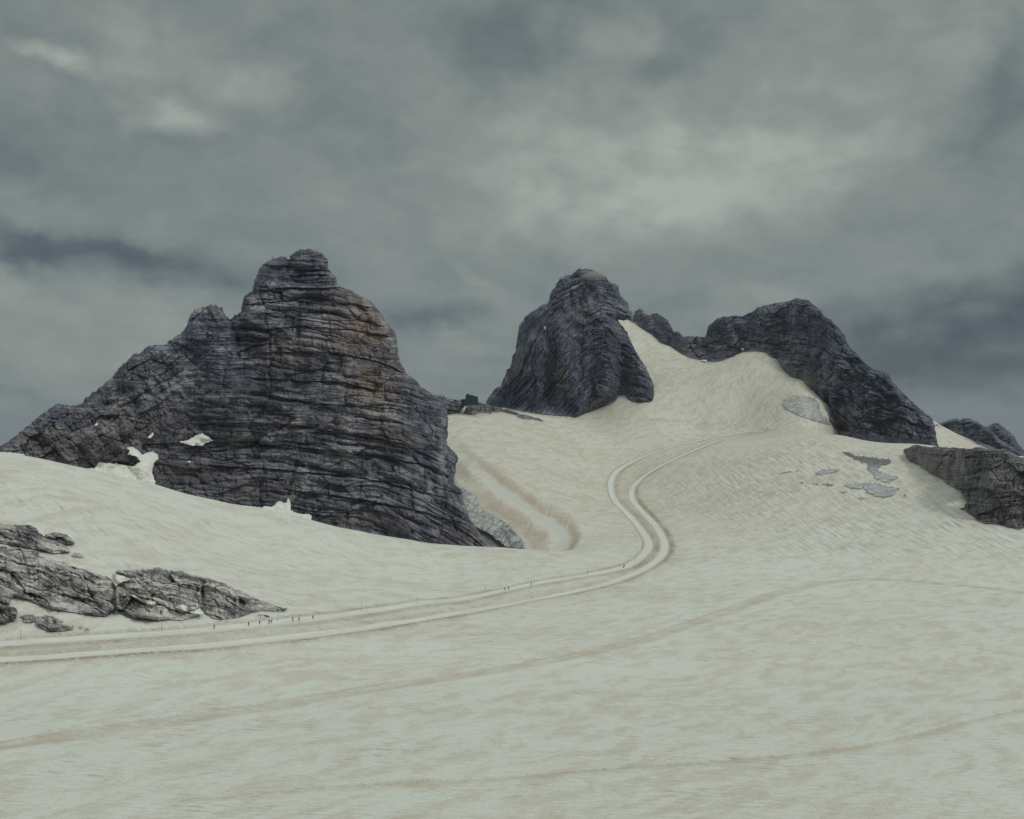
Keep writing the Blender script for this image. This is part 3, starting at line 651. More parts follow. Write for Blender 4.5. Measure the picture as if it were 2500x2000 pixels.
CONTACTS = []
def relief(name, top, base, mat, step=1.4, seed=1, k=0.35, Rpx=45, Rd=60, Dbase=None, bumps=(), strata=None, disp=None,
           clamp=True, back=True, lift=0.4, stain=(), scree=(), jag=2.2, smooth_base=25, dmax=None, holes=(), dscale=1.0, grime=None, contact=9.0, skirt=0.0, cbase=None, skx=1e9):
    cb = base if cbase is None else cbase
    if clamp: CONTACTS.append((cb, min(1.0, contact / 6.0)))
    """closed body: top = free outline left to right, base = where it meets the snow, right to left (photo positions);
       every point gets a real distance, growing with height by k per metre, rounded away at the free outline"""
    tp = np.array(top, float)
    # break the traced outline with small teeth
    segs = []
    for i in range(len(tp) - 1):
        n = max(1, int(np.hypot(*(tp[i + 1] - tp[i])) / 3.0))
        for j in range(n): segs.append(tp[i] + (tp[i + 1] - tp[i]) * j / n)
    segs.append(tp[-1]); tp = np.array(segs)
    ar = np.r_[0, np.cumsum(np.hypot(*np.diff(tp, axis=0).T))]
    tp[:, 0] += jag * .8 * fbm(ar / 14, ar * 0, 4, seed + 91, .65); tp[:, 1] += jag * 1.2 * fbm(ar / 14, ar * 0 + 7, 4, seed + 92, .65)
    poly = list(map(tuple, tp)) + list(base)
    P_ = np.array(poly); x0, y0 = P_.min(0); x1, y1 = P_.max(0)
    gx = np.arange(x0 - step, x1 + 2 * step, step); gy = np.arange(y0 - step, y1 + 2 * step, step)
    GX, GY = np.meshgrid(gx, gy, indexing='ij')
    M = poly_mask(GX, GY, poly)
    for h in holes: M &= ~poly_mask(GX, GY, h)
    col_any = M.any(1)
    low = np.array([gy[np.where(M[i])[0].max()] if col_any[i] else np.nan for i in range(len(gx))])
    okc = ~np.isnan(low); low = np.interp(gx, gx[okc], low[okc])
    TG = T(np.clip(GX, -60, 2560), GY)
    if Dbase is None:
        db = T(np.clip(gx, -60, 2560), low); db = np.minimum(db, np.nanmedian(db[db < 5000]) * 1.3)
    else:
        db = np.interp(gx, [p[0] for p in Dbase], [p[1] for p in Dbase])
    draw = np.clip(T(np.clip(gx, -60, 2560), low) if clamp else db, None, 1e5); draw = np.where(draw > 5000, db, draw); lowR = box(low, 3); draw = box(draw, 3)
    db = box(db, smooth_base / step); draw = np.clip(draw, db - 90, db + 90); lowS = box(box(low, max(3, min(2.5 * smooth_base, 70) / step)), max(3, smooth_base / step))
    Hm = (lowS[:, None] - GY) / F * db[:, None]
    Dm = db[:, None] + k * np.maximum(Hm, 0) - 0.0
    for (bx_, by_, sx, sy, amp) in bumps: Dm = Dm - amp * np.exp(-((GX - bx_) / sx) ** 2 - ((GY - by_) / sy) ** 2)
    dt = seg_dist(GX, GY, tp, 260)
    q = 1 - np.clip(dt / Rpx, 0, 1)
    q_round = 1 - np.sqrt(np.clip(1 - q * q, 0, 1))
    a = (GX - 1250) / F * np.nanmedian(db); hh = (HY - GY) / F * np.nanmedian(db)
    s = strata(GX, GY, a, hh) if strata else hh
    dsp = disp(a, s, GX, GY) if disp else strata_disp(a, s, seed)
    fade = np.clip(dt / 5.0, .45, 1)
    Dplain = Dm + Rd * q_round
    Df = Dplain - dsp * fade * dscale
    lift = lift + .0016 * np.minimum(TG, 3000)
    if clamp:
        wb = np.clip(seg_dist(GX, GY, cb, 80) / contact, 0, 1) ** .8; TC = np.minimum(TG - lift, draw[:, None] + .25 * np.maximum(lowR[:, None] - GY, 0) / F * draw[:, None] - .3 * dsp * np.clip(seg_dist(GX, GY, base, 80) / 4, 0, 1))
        relf = np.clip(dsp - np.percentile(dsp[M], 5), 0, None) * .85 * np.clip(np.minimum(seg_dist(GX, GY, base, 40), dt) / 7, 0, 1)
        Df = np.minimum(Df * wb + TC * (1 - wb), TG - lift - relf)
    if dmax is not None: Df = np.minimum(Df, dmax)
    if skirt > 0:      # the foot goes on below the snow line, inside the snow
        big = M.copy()
        for _ in range(int(skirt / step)): big[:, 1:] |= big[:, :-1]
        out = big & ~M & (seg_dist(GX, GY, base, 80) < skirt * 1.1)
        k0 = np.where(out, np.minimum(Df, 1e5), 0)
        own = np.where((TG < 5000) & (GX < skx), TG + 6 + .004 * TG, Dplain)
        Df = np.where(out, own, Df); M = M | out
    vid = -np.ones(M.shape, int); vid[M] = np.arange(M.sum())
    gxm, gym, dm = GX[M], GY[M], Df[M]
    V = np.stack([(gxm - 1250) / F * dm, dm, -(gym - HY) / F * dm], 1)
    c = M[:-1, :-1] & M[1:, :-1] & M[1:, 1:] & M[:-1, 1:]
    q4 = np.stack([vid[:-1, :-1][c], vid[:-1, 1:][c], vid[1:, 1:][c], vid[1:, :-1][c]], -1)
    def blobm(lst):
        o = np.zeros(GX.shape)
        for (bx_, by_, sx, sy, amp) in lst: o = np.maximum(o, amp * np.exp(-((GX - bx_) / sx) ** 2 - ((GY - by_) / sy) ** 2))
        return o[M]
    at = dict(strata=s[M], lateral=a[M], stain=blobm(stain), scree=blobm(scree) if not callable(scree) else scree(GX, GY)[M])
    if grime is not None: at['grime'] = grime(GX, GY)[M]
    if back:
        st = 4; Mb = M[::st, ::st]
        da = np.minimum(dt, 120)[::st, ::st]; db_ = (Dplain + 2)[::st, ::st] + 130 * np.sqrt(np.clip(da / 120, 0, 1)) * 1.0
        vb = -np.ones(Mb.shape, int); vb[Mb] = np.arange(Mb.sum()) + len(V)
        gxb, gyb, dbb = GX[::st, ::st][Mb], GY[::st, ::st][Mb], db_[Mb]
        V = np.concatenate([V, np.stack([(gxb - 1250) / F * dbb, dbb, -(gyb - HY) / F * dbb], 1)])
        c = Mb[:-1, :-1] & Mb[1:, :-1] & Mb[1:, 1:] & Mb[:-1, 1:]
        q4 = np.concatenate([q4, np.stack([vb[:-1, :-1][c], vb[1:, :-1][c], vb[1:, 1:][c], vb[:-1, 1:][c]], -1)])
        nbk = Mb.sum()
        for kk in at: at[kk] = np.concatenate([at[kk], np.zeros(nbk)])
    me = np_mesh(name, V, q4, mat, at, smooth=False)
    o = link(name, me)
    o_D = lambda px, py: float(Df[np.clip(int((px - gx[0]) / step), 0, len(gx) - 1), np.clip(int((py - gy[0]) / step), 0, len(gy) - 1)])
    return o, o_D
R1 = lambda p: R(p, 0, 550, 1.7248)
R2 = lambda p: R(p, 1050, 600, 3.317)
R3 = lambda p: R(p, 1450, 650, 2.0533)
R4 = lambda p: R(p, 0, 1220, 2.5365)
R5 = lambda p: R(p, 1050, 1000, 3.08)
R6 = lambda p: R(p, 2200, 980, 4.93)
R7 = lambda p: R(p, 1060, 930, 7.7)

# ---- near peak, left
top = [(-260, 1190), (-160, 1160), (-60, 1120)] + R1([(0,930),(40,905),(80,875),(120,840),(160,805),(200,775),(235,753),(262,752),(300,760),(340,752),(360,725),(378,712),(400,700),(430,672),(460,650),(480,625),(520,580),(560,545),(600,530),(620,508),(650,503),(690,502),(720,480),(760,455),(785,425),(797,385),(815,355),(850,345),(880,335),(905,332),(925,345),(937,340),(942,365),(965,395),(990,380),(1015,360),(1020,320),(1030,295),(1062,275),(1070,230),(1085,195),(1105,165),(1128,148),(1145,140),(1165,138),(1190,128),(1210,135),(1217,150),(1225,125),(1245,108),(1270,100),(1300,98),(1335,108),(1360,120),(1378,140),(1385,180),(1400,205),(1415,215),(1420,250),(1450,260),(1480,275),(1495,285),(1530,300),(1560,320),(1600,360),(1620,395),(1650,430),(1670,460),(1675,510),(1685,570),(1700,600),(1715,625),(1750,650),(1790,690),(1830,715),(1870,745),(1885,785),(1888,830),(1888,870),(1884,920),(1900,940),(1925,965),(1930,975),(1925,1000),(1917,1050),(1915,1090),(1945,1110),(1952,1150),(1965,1200),(1985,1250),(2010,1280),(2030,1300),(2070,1340),(2125,1384)])
base = [(1236, 1400), (1000, 1400), (600, 1300), (300, 1230), (0, 1170), (-60, 1175), (-160, 1195), (-260, 1205)]
def s_near(GX, GY, a, h):
    right = sstep(800, 1130, GX) * sstep(880, 1300, GY)
    bow = 26 * ((GX - 760) / 420.0) ** 2 * (GX > 760)
    return h + bow * .55 * sstep(620, 900, GY) + right * 22 * ((GX - 800) / 330.0) + .06 * a + 7 * fbm(GX / 320, GY / 320, 2, 12)
def d_near(a, s, GX, GY):
    lay = sstep(360, 620, GX + 0.35 * (GY - 900))
    A = strata_disp(a, s, 11, t1=11, t2=3.9, w1=26, A1=4.4, A2=2.1, J=1.5, rough=.9, big=3) + ribs(a, s, 60, 130, 9, 305, .1) + ribs(a, s, 24, 60, 3, 306) + facets(a, s * 1.4, 22, 2.6, .18, 301) + facets(a, s * 1.5, 8, 1.0, .2, 303)
    a2 = a * .80 + s * .60; s2_ = -a * .60 + s * .80
    B = strata_disp(a2, s2_, 64, t1=14, t2=5.5, w1=12, A1=2.8, A2=1.5, J=1.6, rough=2.0, big=9) + facets(a2, s2_, 16, 5, .35, 311) + facets(a, s, 6, 1.8, .3, 315) + 8 * ridged(a / 42 + s / 60, s / 90, 3, 60) - 4
    crack = 0
    for (pts, dep, wd) in ((R1([(1000,480),(1003,560)]), 5, 6), (R1([(1255,370),(1255,520)]), 3, 4), (R1([(1215,1130),(1240,1040),(1250,1000)]), 4, 5),
                           (R1([(1215,110),(1210,200)]), 6, 6), (R1([(815,850),(1330,850)]), 5, 6), (R1([(1050,700),(1140,730),(1300,745)]), 3, 4),
                           (R1([(840,735),(980,775)]), 4, 5), (R1([(1430,920),(1700,960),(1880,1060)]), 3.5, 5), (R1([(1600,620),(1560,760)]), 2.0, 2.5),
                           (R1([(1300,1010),(1500,1050),(1800,1120)]), 3, 5), (R1([(960,400),(1000,480)]), 5, 8), (R1([(1100,930),(1560,985)]), 3, 4)):
        dd = seg_dist(GX, GY, pts, 60); crack = crack + dep * np.exp(-(dd / wd) ** 2)
    wy = 5 * fbm(GX / 60, GY / 60, 3, 88)
    for pts in ([(1050,700),(1160,722),(1300,745),(1500,765)], [(815,840),(1000,828),(1160,835),(1330,850)], [(870,930),(1100,925),(1300,940),(1560,965),(1760,1000),(1880,1060)],
                [(1300,1010),(1600,1080),(1900,1150)], [(1080,535),(1300,530),(1470,545),(1600,575),(1710,622)], [(1060,272),(1250,262),(1430,262),(1490,285)], [(1205,215),(1300,208),(1400,205)],
                [(1040,640),(1250,655),(1450,660),(1600,700)], [(1020,330),(1250,318),(1500,330),(1580,350)], [(1330,855),(1500,880),(1700,920),(1870,1000)], [(1200,1110),(1500,1150),(1750,1200),(1960,1260)], [(880,1010),(1200,1030),(1500,1060)], [(1030,440),(1240,425),(1480,440),(1650,470)]):
        P4 = R1(pts); yl = np.interp(GX, [p[0] for p in P4], [p[1] for p in P4]) + wy; e = GY - yl      # below the lip: e > 0
        inx = sstep(P4[0][0] - 12, P4[0][0] + 25, GX) * (1 - sstep(P4[-1][0] - 25, P4[-1][0] + 8, GX)) * (.55 + .9 * hsh(np.floor(GX / 23.0), 0, int(P4[0][1])))
        crack = crack + inx * (np.where(e > 0, 4.8 * np.exp(-e / 4.0), 0) - np.where(e <= 0, 1.8 * np.exp(e / 7.0), 0))
    return A * lay + B * (1 - lay) * .9 - crack
near, near_D = relief('mountain', top, base, M_ROCK1, step=1.45, seed=11, k=.42, Rpx=26, Rd=30, clamp=False,
    Dbase=[(-60, 905), (0, 915), (300, 945), (600, 975), (800, 990), (1000, 1010), (1120, 1050), (1240, 1085)],
    bumps=[(540, 900, 60, 160, 18), (640, 700, 40, 120, 14), (860, 900, 120, 260, 12), (590, 840, 26, 60, -9), (720, 820, 90, 120, 6), (985, 1100, 90, 200, 14), (300, 1060, 90, 60, 16), (200, 1000, 60, 60, -12), (560, 1090, 160, 30, -10), (620, 650, 18, 30, -14)],
    strata=s_near, disp=d_near,
    stain=[(890, 805, 45, 55, .8), (850, 830, 90, 35, .45), (915, 940, 55, 60, .62), (700, 860, 80, 50, .25), (940, 1070, 60, 30, .45), (720, 1030, 200, 70, .12), (870, 740, 70, 60, .4)],
    scree=[(150, 1090, 220, 50, .85), (330, 1040, 170, 60, .7), (470, 1150, 180, 45, .7), (640, 1210, 200, 30, .5), (1120, 1320, 110, 50, .6), (880, 1270, 220, 26, .75), (640, 1175, 160, 22, .6), (890, 935, 60, 60, .5), (270, 980, 90, 60, .4)], jag=6.0)
tag(near, 'massive dark layered rock peak with orange stains, closest, on the left', 'mountain', kind='structure')

# ---- main summit, centre
top = R2([(400,1320),(445,1275),(470,1230),(500,1190),(530,1150),(572,1135),(590,1075),(612,1040),(620,1000),(645,985),(660,940),(665,890),(690,855),(695,800),(705,740),(712,680),(720,640),(755,600),(765,570),(800,545),(850,520),(880,490),(915,475),(950,465),(962,440),(968,395),(985,360),(1010,335),(1025,300),(1050,265),(1085,245),(1150,230),(1170,210),(1190,190),(1212,182),(1235,190),(1260,185),(1300,190),(1350,205),(1390,230),(1420,245),(1450,285),(1470,305),(1500,300),(1525,325),(1535,370),(1545,410),(1580,435),(1605,460),(1613,500),(1620,525),(1645,540),(1640,575),(1635,598),(1600,600),(1570,608),(1540,607),(1520,605),(1540,630),(1570,660),(1600,710),(1630,770),(1655,830),(1690,890),(1715,930),(1745,970),(1770,1030),(1795,1080),(1815,1130),(1815,1180),(1815,1220),(1805,1250)])
base = R2([(1770,1262),(1700,1265),(1640,1262),(1605,1240),(1580,1210),(1560,1203),(1520,1210),(1518,1240),(1490,1265),(1420,1295),(1340,1325),(1260,1355),(1195,1385),(1100,1380),(1000,1375),(900,1365),(800,1350),(720,1340),(660,1328),(600,1310),(520,1318),(400,1350)])
def s_sum(GX, GY, a, h):
    x = (GX - 1462) / F * 1850
    up = 1 - sstep(660, 960, GY)
    ax_ = np.sqrt(x * x + 60) - 7
    return h + ax_ * np.where(x < 0, 1.15 - .75 * up, .42 - .2 * up) + 5 * fbm(GX / 60, GY / 60, 3, 33)
def d_sum(a, s, GX, GY):
    A = strata_disp(a, s, 23, t1=10, t2=4.2, w1=20, A1=4.0, A2=3.2, J=1.8, rough=1.5, big=2.5) + ribs(a, (HY - GY) * .54, 44, 120, 30, 323, .12) + ribs(a, (HY - GY) * .54, 18, 50, 8, 325, .2) + facets(a, s, 14, 4.2, .35, 321)
    return A
summit, summit_D = relief('mountain', top, base, M_ROCK2, step=1.25, seed=23, k=.48, Rpx=20, Rd=40, contact=30, back=True, strata=s_sum, disp=d_sum,
    bumps=[(1470, 870, 44, 150, 60), (1385, 880, 26, 110, 14), (1335, 900, 18, 130, -12), (1300, 860, 30, 120, 10), (1500, 730, 40, 40, -36), (1415, 840, 12, 110, -12)],
    stain=[(1368, 925, 18, 30, .8), (1265, 885, 12, 22, .6), (1335, 915, 10, 14, .6), (1350, 875, 12, 16, .4)],
    scree=[(1530, 955, 60, 30, .5), (1440, 760, 30, 60, .15), (1460, 670, 30, 25, .4)], jag=3.2)
tag(summit, 'tall dark folded rock summit with a wisp of mist on its top, in the centre', 'mountain', kind='structure')

# ---- ridge and rounded peak, right
top = R3([(150,255),(190,262),(205,225),(230,210),(250,220),(258,235),(280,245),(300,233),(320,235),(350,255),(375,275),(388,300),(400,325),(430,330),(445,345),(450,352),(490,350),(520,350),(553,357),(560,340),(570,310),(575,295),(600,275),(620,260),(650,250),(680,250),(720,245),(745,250),(760,240),(790,228),(820,205),(860,195),(900,185),(950,178),(985,170),(1015,158),(1030,160),(1050,165),(1080,170),(1100,190),(1135,215),(1150,240),(1160,250),(1190,265),(1210,290),(1235,315),(1260,350),(1275,385),(1300,420),(1340,460),(1380,500),(1410,520),(1450,525),(1480,545),(1500,580),(1540,625),(1600,680),(1650,725),(1700,765),(1710,800),(1720,870),(1728,900)])
base = R3([(1722,886),(1640,871),(1500,856),(1400,844),(1300,833),(1235,825),(1200,800),(1180,770),(1185,740),(1190,700),(1150,680),(1130,655),(1090,620),(1040,570),(1010,562),(980,550),(950,520),(930,490),(915,465),(880,450),(860,432),(800,425),(740,432),(690,455),(638,475),(600,482),(570,478),(530,470),(480,460),(420,428),(380,400),(330,385),(325,370),(290,345),(240,315),(200,285),(180,275)])
def s_rt(GX, GY, a, h):
    x = (GX - 1950) / F * 1900
    return h + .22 * x + .16 * np.sqrt(x * x + 900) + 16 * fbm(GX / 130, GY / 130, 3, 43)
def d_rt(a, s, GX, GY):
    A = strata_disp(a, s, 37, t1=9, t2=3.8, w1=18, A1=3.0, A2=2.2, J=1.4, rough=2.0, big=3) + ribs(a, (HY - GY) * .56, 46, 110, 32, 333, .45) + ribs(a, (HY - GY) * .56, 18, 45, 9, 335, .3) + facets(a, s, 15, 6.5, .45, 331) + facets(a, s, 6, 2.2, .4, 337)
    return A
right_m, right_D = relief('mountain', top, base, M_ROCK3, step=1.4, seed=37, k=.62, Rpx=16, Rd=34, contact=26, skirt=26, skx=2040, cbase=base[5:], strata=s_rt, disp=d_rt, smooth_base=40,
    Dbase=[(1520, 2330), (1560, 2290), (1650, 2140), (1760, 2060), (1840, 2030), (1900, 1980), (1980, 1890), (2040, 1790), (2100, 1740), (2300, 1690)],
    bumps=[(2030, 900, 50, 120, 20), (1970, 800, 36, 80, 10), (2130, 960, 36, 100, 14), (2080, 930, 22, 90, -12), (1850, 780, 40, 60, 10)],
    stain=[(1960, 940, 40, 30, .5), (2060, 1030, 30, 30, .5), (1690, 850, 30, 14, .35)],
    scree=[(1700, 850, 80, 26, .5), (1940, 910, 50, 40, .45), (2050, 1020, 40, 30, .5), (1600, 800, 60, 30, .2)], jag=3.0)
tag(right_m, 'broad rounded dark peak with a jagged ridge joining it to the summit', 'mountain', kind='structure')

# ---- far right: two distant peaks and the ledge in front
top = R6([(380,300),(410,280),(480,260),(560,225),(600,215),(680,205),(710,225),(740,203),(800,198),(850,205),(920,240),(980,285),(1020,310),(1060,340),(1120,380),(1170,440),(1230,480),(1300,520),(1400,590),(1500,640),(1560,700)])
base = R6([(1560,860),(1300,800),(1100,590),(1020,562),(950,535),(870,480),(800,430),(740,380),(680,340),(650,300),(520,285),(440,292),(380,300)])
o, _ = relief('mountain', top, base, M_ROCK3, step=1.1, seed=51, k=.6, Rpx=10, Rd=30, skirt=22, Dbase=[(2270, 2420), (2340, 2400), (2420, 2330), (2540, 2300)], strata=lambda GX, GY, a, h: h - .3 * a + 5 * fbm(GX / 60, GY / 60, 2, 3),
    disp=lambda a, s, GX, GY: strata_disp(a, s, 52, A1=4, A2=2.5, rough=4, big=9), scree=[(2460, 1095, 40, 22, .7)], dscale=1.1, clamp=True)
tag(o, 'distant dark hump of rock above the small snowfield at the right edge', 'mountain', kind='structure')
top = R6([(985,320),(1030,300),(1070,280),(1110,262),(1150,257),(1180,265),(1240,310),(1310,370),(1370,420),(1400,490),(1440,540),(1479,590),(1560,680)])
base = R6([(1560,860),(1200,800),(985,340)])
o, _ = relief('mountain', top, base, M_ROCK3, step=1.1, seed=57, k=.6, Rpx=16, Rd=50, Dbase=[(2390, 2560), (2540, 2520)], strata=lambda GX, GY, a, h: h - .5 * a,
    disp=lambda a, s, GX, GY: strata_disp(a, s, 58, A1=4, A2=2.5, rough=4, big=9), clamp=False)
tag(o, 'most distant pointed grey peak at the right edge', 'mountain', kind='structure')
top = R6([(15,600),(40,570),(90,555),(130,530),(185,515),(230,530),(300,540),(370,548),(430,535),(500,548),(580,555),(620,548),(700,560),(770,565),(850,570),(890,550),(950,548),(1000,560),(1100,572),(1180,575),(1250,580),(1330,610),(1420,660),(1479,690),(1640,760),(2050,880),(2450,1120),(2700,1440)])
base = R6([(2740,1600),(2200,1580),(1640,1560),(1479,1520),(1440,1535),(1400,1545),(1340,1525),(1270,1510),(1240,1495),(1150,1480),(1080,1475),(1000,1470),(930,1445),(890,1410),(860,1380),(800,1345),(760,1305),(720,1305),(700,1285),(760,1275),(755,1245),(785,1220),(775,1180),(740,1120),(745,1050),(690,1060),(620,1030),(560,1000),(520,970),(490,940),(430,905),(370,885),(330,855),(270,810),(230,800),(235,770),(180,760),(100,725),(60,690),(55,650)])
o, ledge_D = relief('rock_outcrop', top, base, M_ROCK4, step=1.25, seed=61, k=.55, Rpx=10, Rd=16, contact=16, back=True, lift=.5,
    strata=lambda GX, GY, a, h: h + .06 * a + 8 * np.sin((GX - 2200) / 75.0) * .35 + 4 * fbm(GX / 90, GY / 90, 2, 5),
    disp=lambda a, s, GX, GY: strata_disp(a, s, 62, t1=9, t2=3.2, w1=11, A1=2.6, A2=1.4, J=1.6, rough=1.6, big=5) + facets(a, s, 13, 4.0, .3, 341) - 5 * np.exp(-((GX - 2392) / 14) ** 2 - ((GY - 1140) / 30) ** 2),
    bumps=[(2300, 1130, 60, 40, 8), (2430, 1180, 40, 60, 10), (2395, 1140, 12, 40, -8)], scree=[(2440, 1290, 90, 40, .45), (2290, 1120, 60, 40, .5)], jag=2.0)
tag(o, 'grey brown banded rock ledge rising out of the snow at the right edge', 'rock outcrop')

# ---- saddle rocks round the hut
top = R7([(-160,330),(0,240),(60,265),(150,270),(240,300),(320,320),(380,318),(440,335),(500,345),(560,370),(570,430),(600,440)])
base = R7([(590,470),(540,520),(500,560),(460,600),(380,592),(300,588),(200,590),(-160,650)])
o, _ = relief('rock_outcrop', top, base, M_ROCK1, step=.8, seed=71, k=.5, Rpx=9, Rd=16, strata=lambda GX, GY, a, h: h + .22 * a, Dbase=[(1030, 1690), (1150, 1725)],
    disp=lambda a, s, GX, GY: strata_disp(a, s, 72, t1=7, t2=3, w1=10, A1=2.4, A2=1.2, rough=1.6, big=3), jag=1.2)
tag(o, 'dark ledge between the left peak and the mountain hut', 'rock outcrop')
top = R7([(565,570),(600,490),(640,455),(700,440),(800,440),(870,440),(930,440),(1040,450),(1090,480),(1150,480),(1250,500),(1300,530),(1400,530),(1470,560),(1560,590),(1620,625),(1700,630),(1780,650),(1900,690),(1970,700),(2010,720),(2055,745)])
base = R7([(2030,760),(1960,740),(1850,715),(1750,715),(1690,720),(1640,700),(1560,675),(1590,655),(1530,640),(1430,620),(1370,605),(1290,580),(1200,580),(1130,595),(1085,570),(1080,620),(1000,605),(940,600),(870,595),(800,620),(780,640),(700,640),(620,630),(560,610)])
o, saddle_D = relief('rock_outcrop', top, base, M_ROCK4, step=.8, seed=75, k=.8, Rpx=5, Rd=6, smooth_base=4, contact=7, dscale=.6, strata=lambda GX, GY, a, h: h, 
    disp=lambda a, s, GX, GY: strata_disp(a, s, 76, t1=6, t2=2.6, w1=8, A1=1.6, A2=1.0, rough=2.4, big=3), jag=1.2)
tag(o, 'long low grey rock rib trailing across the snow below the mountain hut', 'rock outcrop')
top = R7([(540,420),(700,415),(832,396),(870,394),(910,410),(960,440)]); base = R7([(990,470),(800,500),(540,470)])
o, _ = relief('rock_outcrop', top, base, M_ROCK2, step=.9, seed=79, k=.4, Rpx=4, Rd=8, Dbase=[(1120, 1752), (1190, 1755)], jag=.8, clamp=False, dscale=.4)
tag(o, 'small dark knob of rock showing just behind the mountain hut', 'rock outcrop')

# ---- rocks in the foreground snow, left
def d_out(a, s, GX, GY, sd):
    o = strata_disp(a, s, sd, t1=9, t2=3.2, w1=8, A1=2.4, A2=1.1, J=2.0, rough=1.9, big=5.0) + facets(a, s, 9.5, 3.2, .5, sd + 60) + facets(a, s, 3.4, 1.3, .5, sd + 66)
    o = o + 2.0 * ridged(a / 20 - s / 25, s / 9 + a / 60, 5, sd + 40) + .9 * ridged(a / 3.2, s / 7, 4, sd + 41) - 2
    return o
def outcrop(top, base, label, seed, holes=(), k=1.25, Rpx=8, Rd=5, name='rock_outcrop', cat='rock outcrop', dscale=.8, dip=.3, **kw):
    o, fD = relief(name, R4(top), R4(base), M_ROCK5, step=1.05, seed=seed, k=k, Rpx=Rpx, Rd=Rd, back=False, lift=.35, holes=[R4(h) for h in holes],
        strata=lambda GX, GY, a, h: h + dip * a + 3 * fbm(GX / 80, GY / 60, 3, seed), disp=lambda a, s, GX, GY: d_out(a, s, GX, GY, seed), dscale=dscale, smooth_base=8, jag=4.5, contact=3.5, **kw)
    return tag(o, label, cat), fD
outcrop([(-560,150),(0,150),(50,155),(120,155),(180,152),(225,175),(245,205),(262,215),(285,240),(330,255),(380,265),(410,290),(440,312)],
        [(430,330),(380,330),(330,335),(260,315),(200,305),(120,290),(0,268),(-560,262)], 'smooth grey rock hump at the left edge, uppermost of the near rocks', 101, Rpx=14)
outcrop([(272,232),(285,212),(310,205),(350,200),(400,212),(440,235),(465,262)], [(455,278),(400,275),(340,262),(290,248)], 'rounded grey boulder sunk in the snow beside the uppermost hump', 103, Rpx=10, Rd=6, name='boulder', cat='boulder')
outcrop([(440,342),(455,328),(490,330),(520,352)], [(500,358),(460,352)], 'small flat boulder alone on the snow below the rounded one', 105, Rpx=4, Rd=2, name='boulder', cat='boulder', dscale=.3)
outcrop([(-560,285),(0,285),(60,292),(150,300),(200,312),(240,328),(245,345),(330,370),(400,385),(450,410),(520,430),(560,440),(620,465),(655,478),(700,505),(716,528),(719,560)],
        [(718,640),(720,684),(690,700),(650,725),(600,720),(500,705),(400,690),(320,680),(230,645),(160,615),(90,600),(65,620),(60,650),(0,650),(-560,640)],
        'biggest grey craggy rock wall rising from the snow at the left edge', 107, Rpx=22, Rd=14)
rib, rib_D = outcrop([(714,540),(740,510),(810,492),(730,472),(705,450),(730,432),(780,435),(850,430),(930,430),(960,418),(1010,425),(1060,440),(1130,440),(1170,462),(1250,475),(1320,495),(1380,510),(1440,540),(1500,570),(1580,600),(1640,635),(1700,655),(1760,668),(1790,672)],
        [(1750,690),(1680,691),(1620,688),(1560,700),(1500,722),(1440,742),(1370,748),(1320,735),(1270,705),(1262,690),(1240,668),(1195,690),(1210,700),(1250,712),(1200,725),(1120,748),(1040,742),(980,750),(900,738),(820,735),(760,710),(722,690),(714,640),(712,600)],
        'long grey rock rib tapering to a point beside the line of hikers', 109, Rpx=22, Rd=13,
        )
outcrop([(-560,650),(0,645),(60,657),(100,670),(112,700)], [(95,755),(60,755),(30,768),(0,762),(-560,760)], 'dark blocky rock at the left edge below the big wall', 111, Rpx=8, Rd=5)
outcrop([(120,718),(150,710),(200,710),(222,722)], [(217,752),(180,763),(145,758),(138,730)], 'small squarish grey rock touching the lowest outcrop', 113, Rpx=6, Rd=3, name='boulder', cat='boulder', dscale=.5)
outcrop([(214,745),(225,722),(280,715),(340,720),(380,745),(420,765),(465,778)], [(440,805),(370,818),(290,812),(240,785)], 'lowest grey rock outcrop, an oval lump nearest the groomed lane', 115, Rpx=10, Rd=6)
outcrop([(488,788),(500,782),(514,788)], [(508,794),(492,793)], 'tiny stone on the snow right of the lowest outcrop', 117, Rpx=3, Rd=1, name='boulder', cat='boulder', dscale=.2)
outcrop([(520,800),(535,790),(550,793),(560,803)], [(540,806),(528,806)], 'sliver of stone on the snow, farthest right of the lowest outcrop', 118, Rpx=3, Rd=1, name='boulder', cat='boulder', dscale=.2)
outcrop([(1605,690+17),(1640,712),(1695,726)], [(1640,724),(1600,716)], 'thin rock splinter lying beside the tip of the long rib', 119, Rpx=4, Rd=2, name='boulder', cat='boulder', dscale=.3)

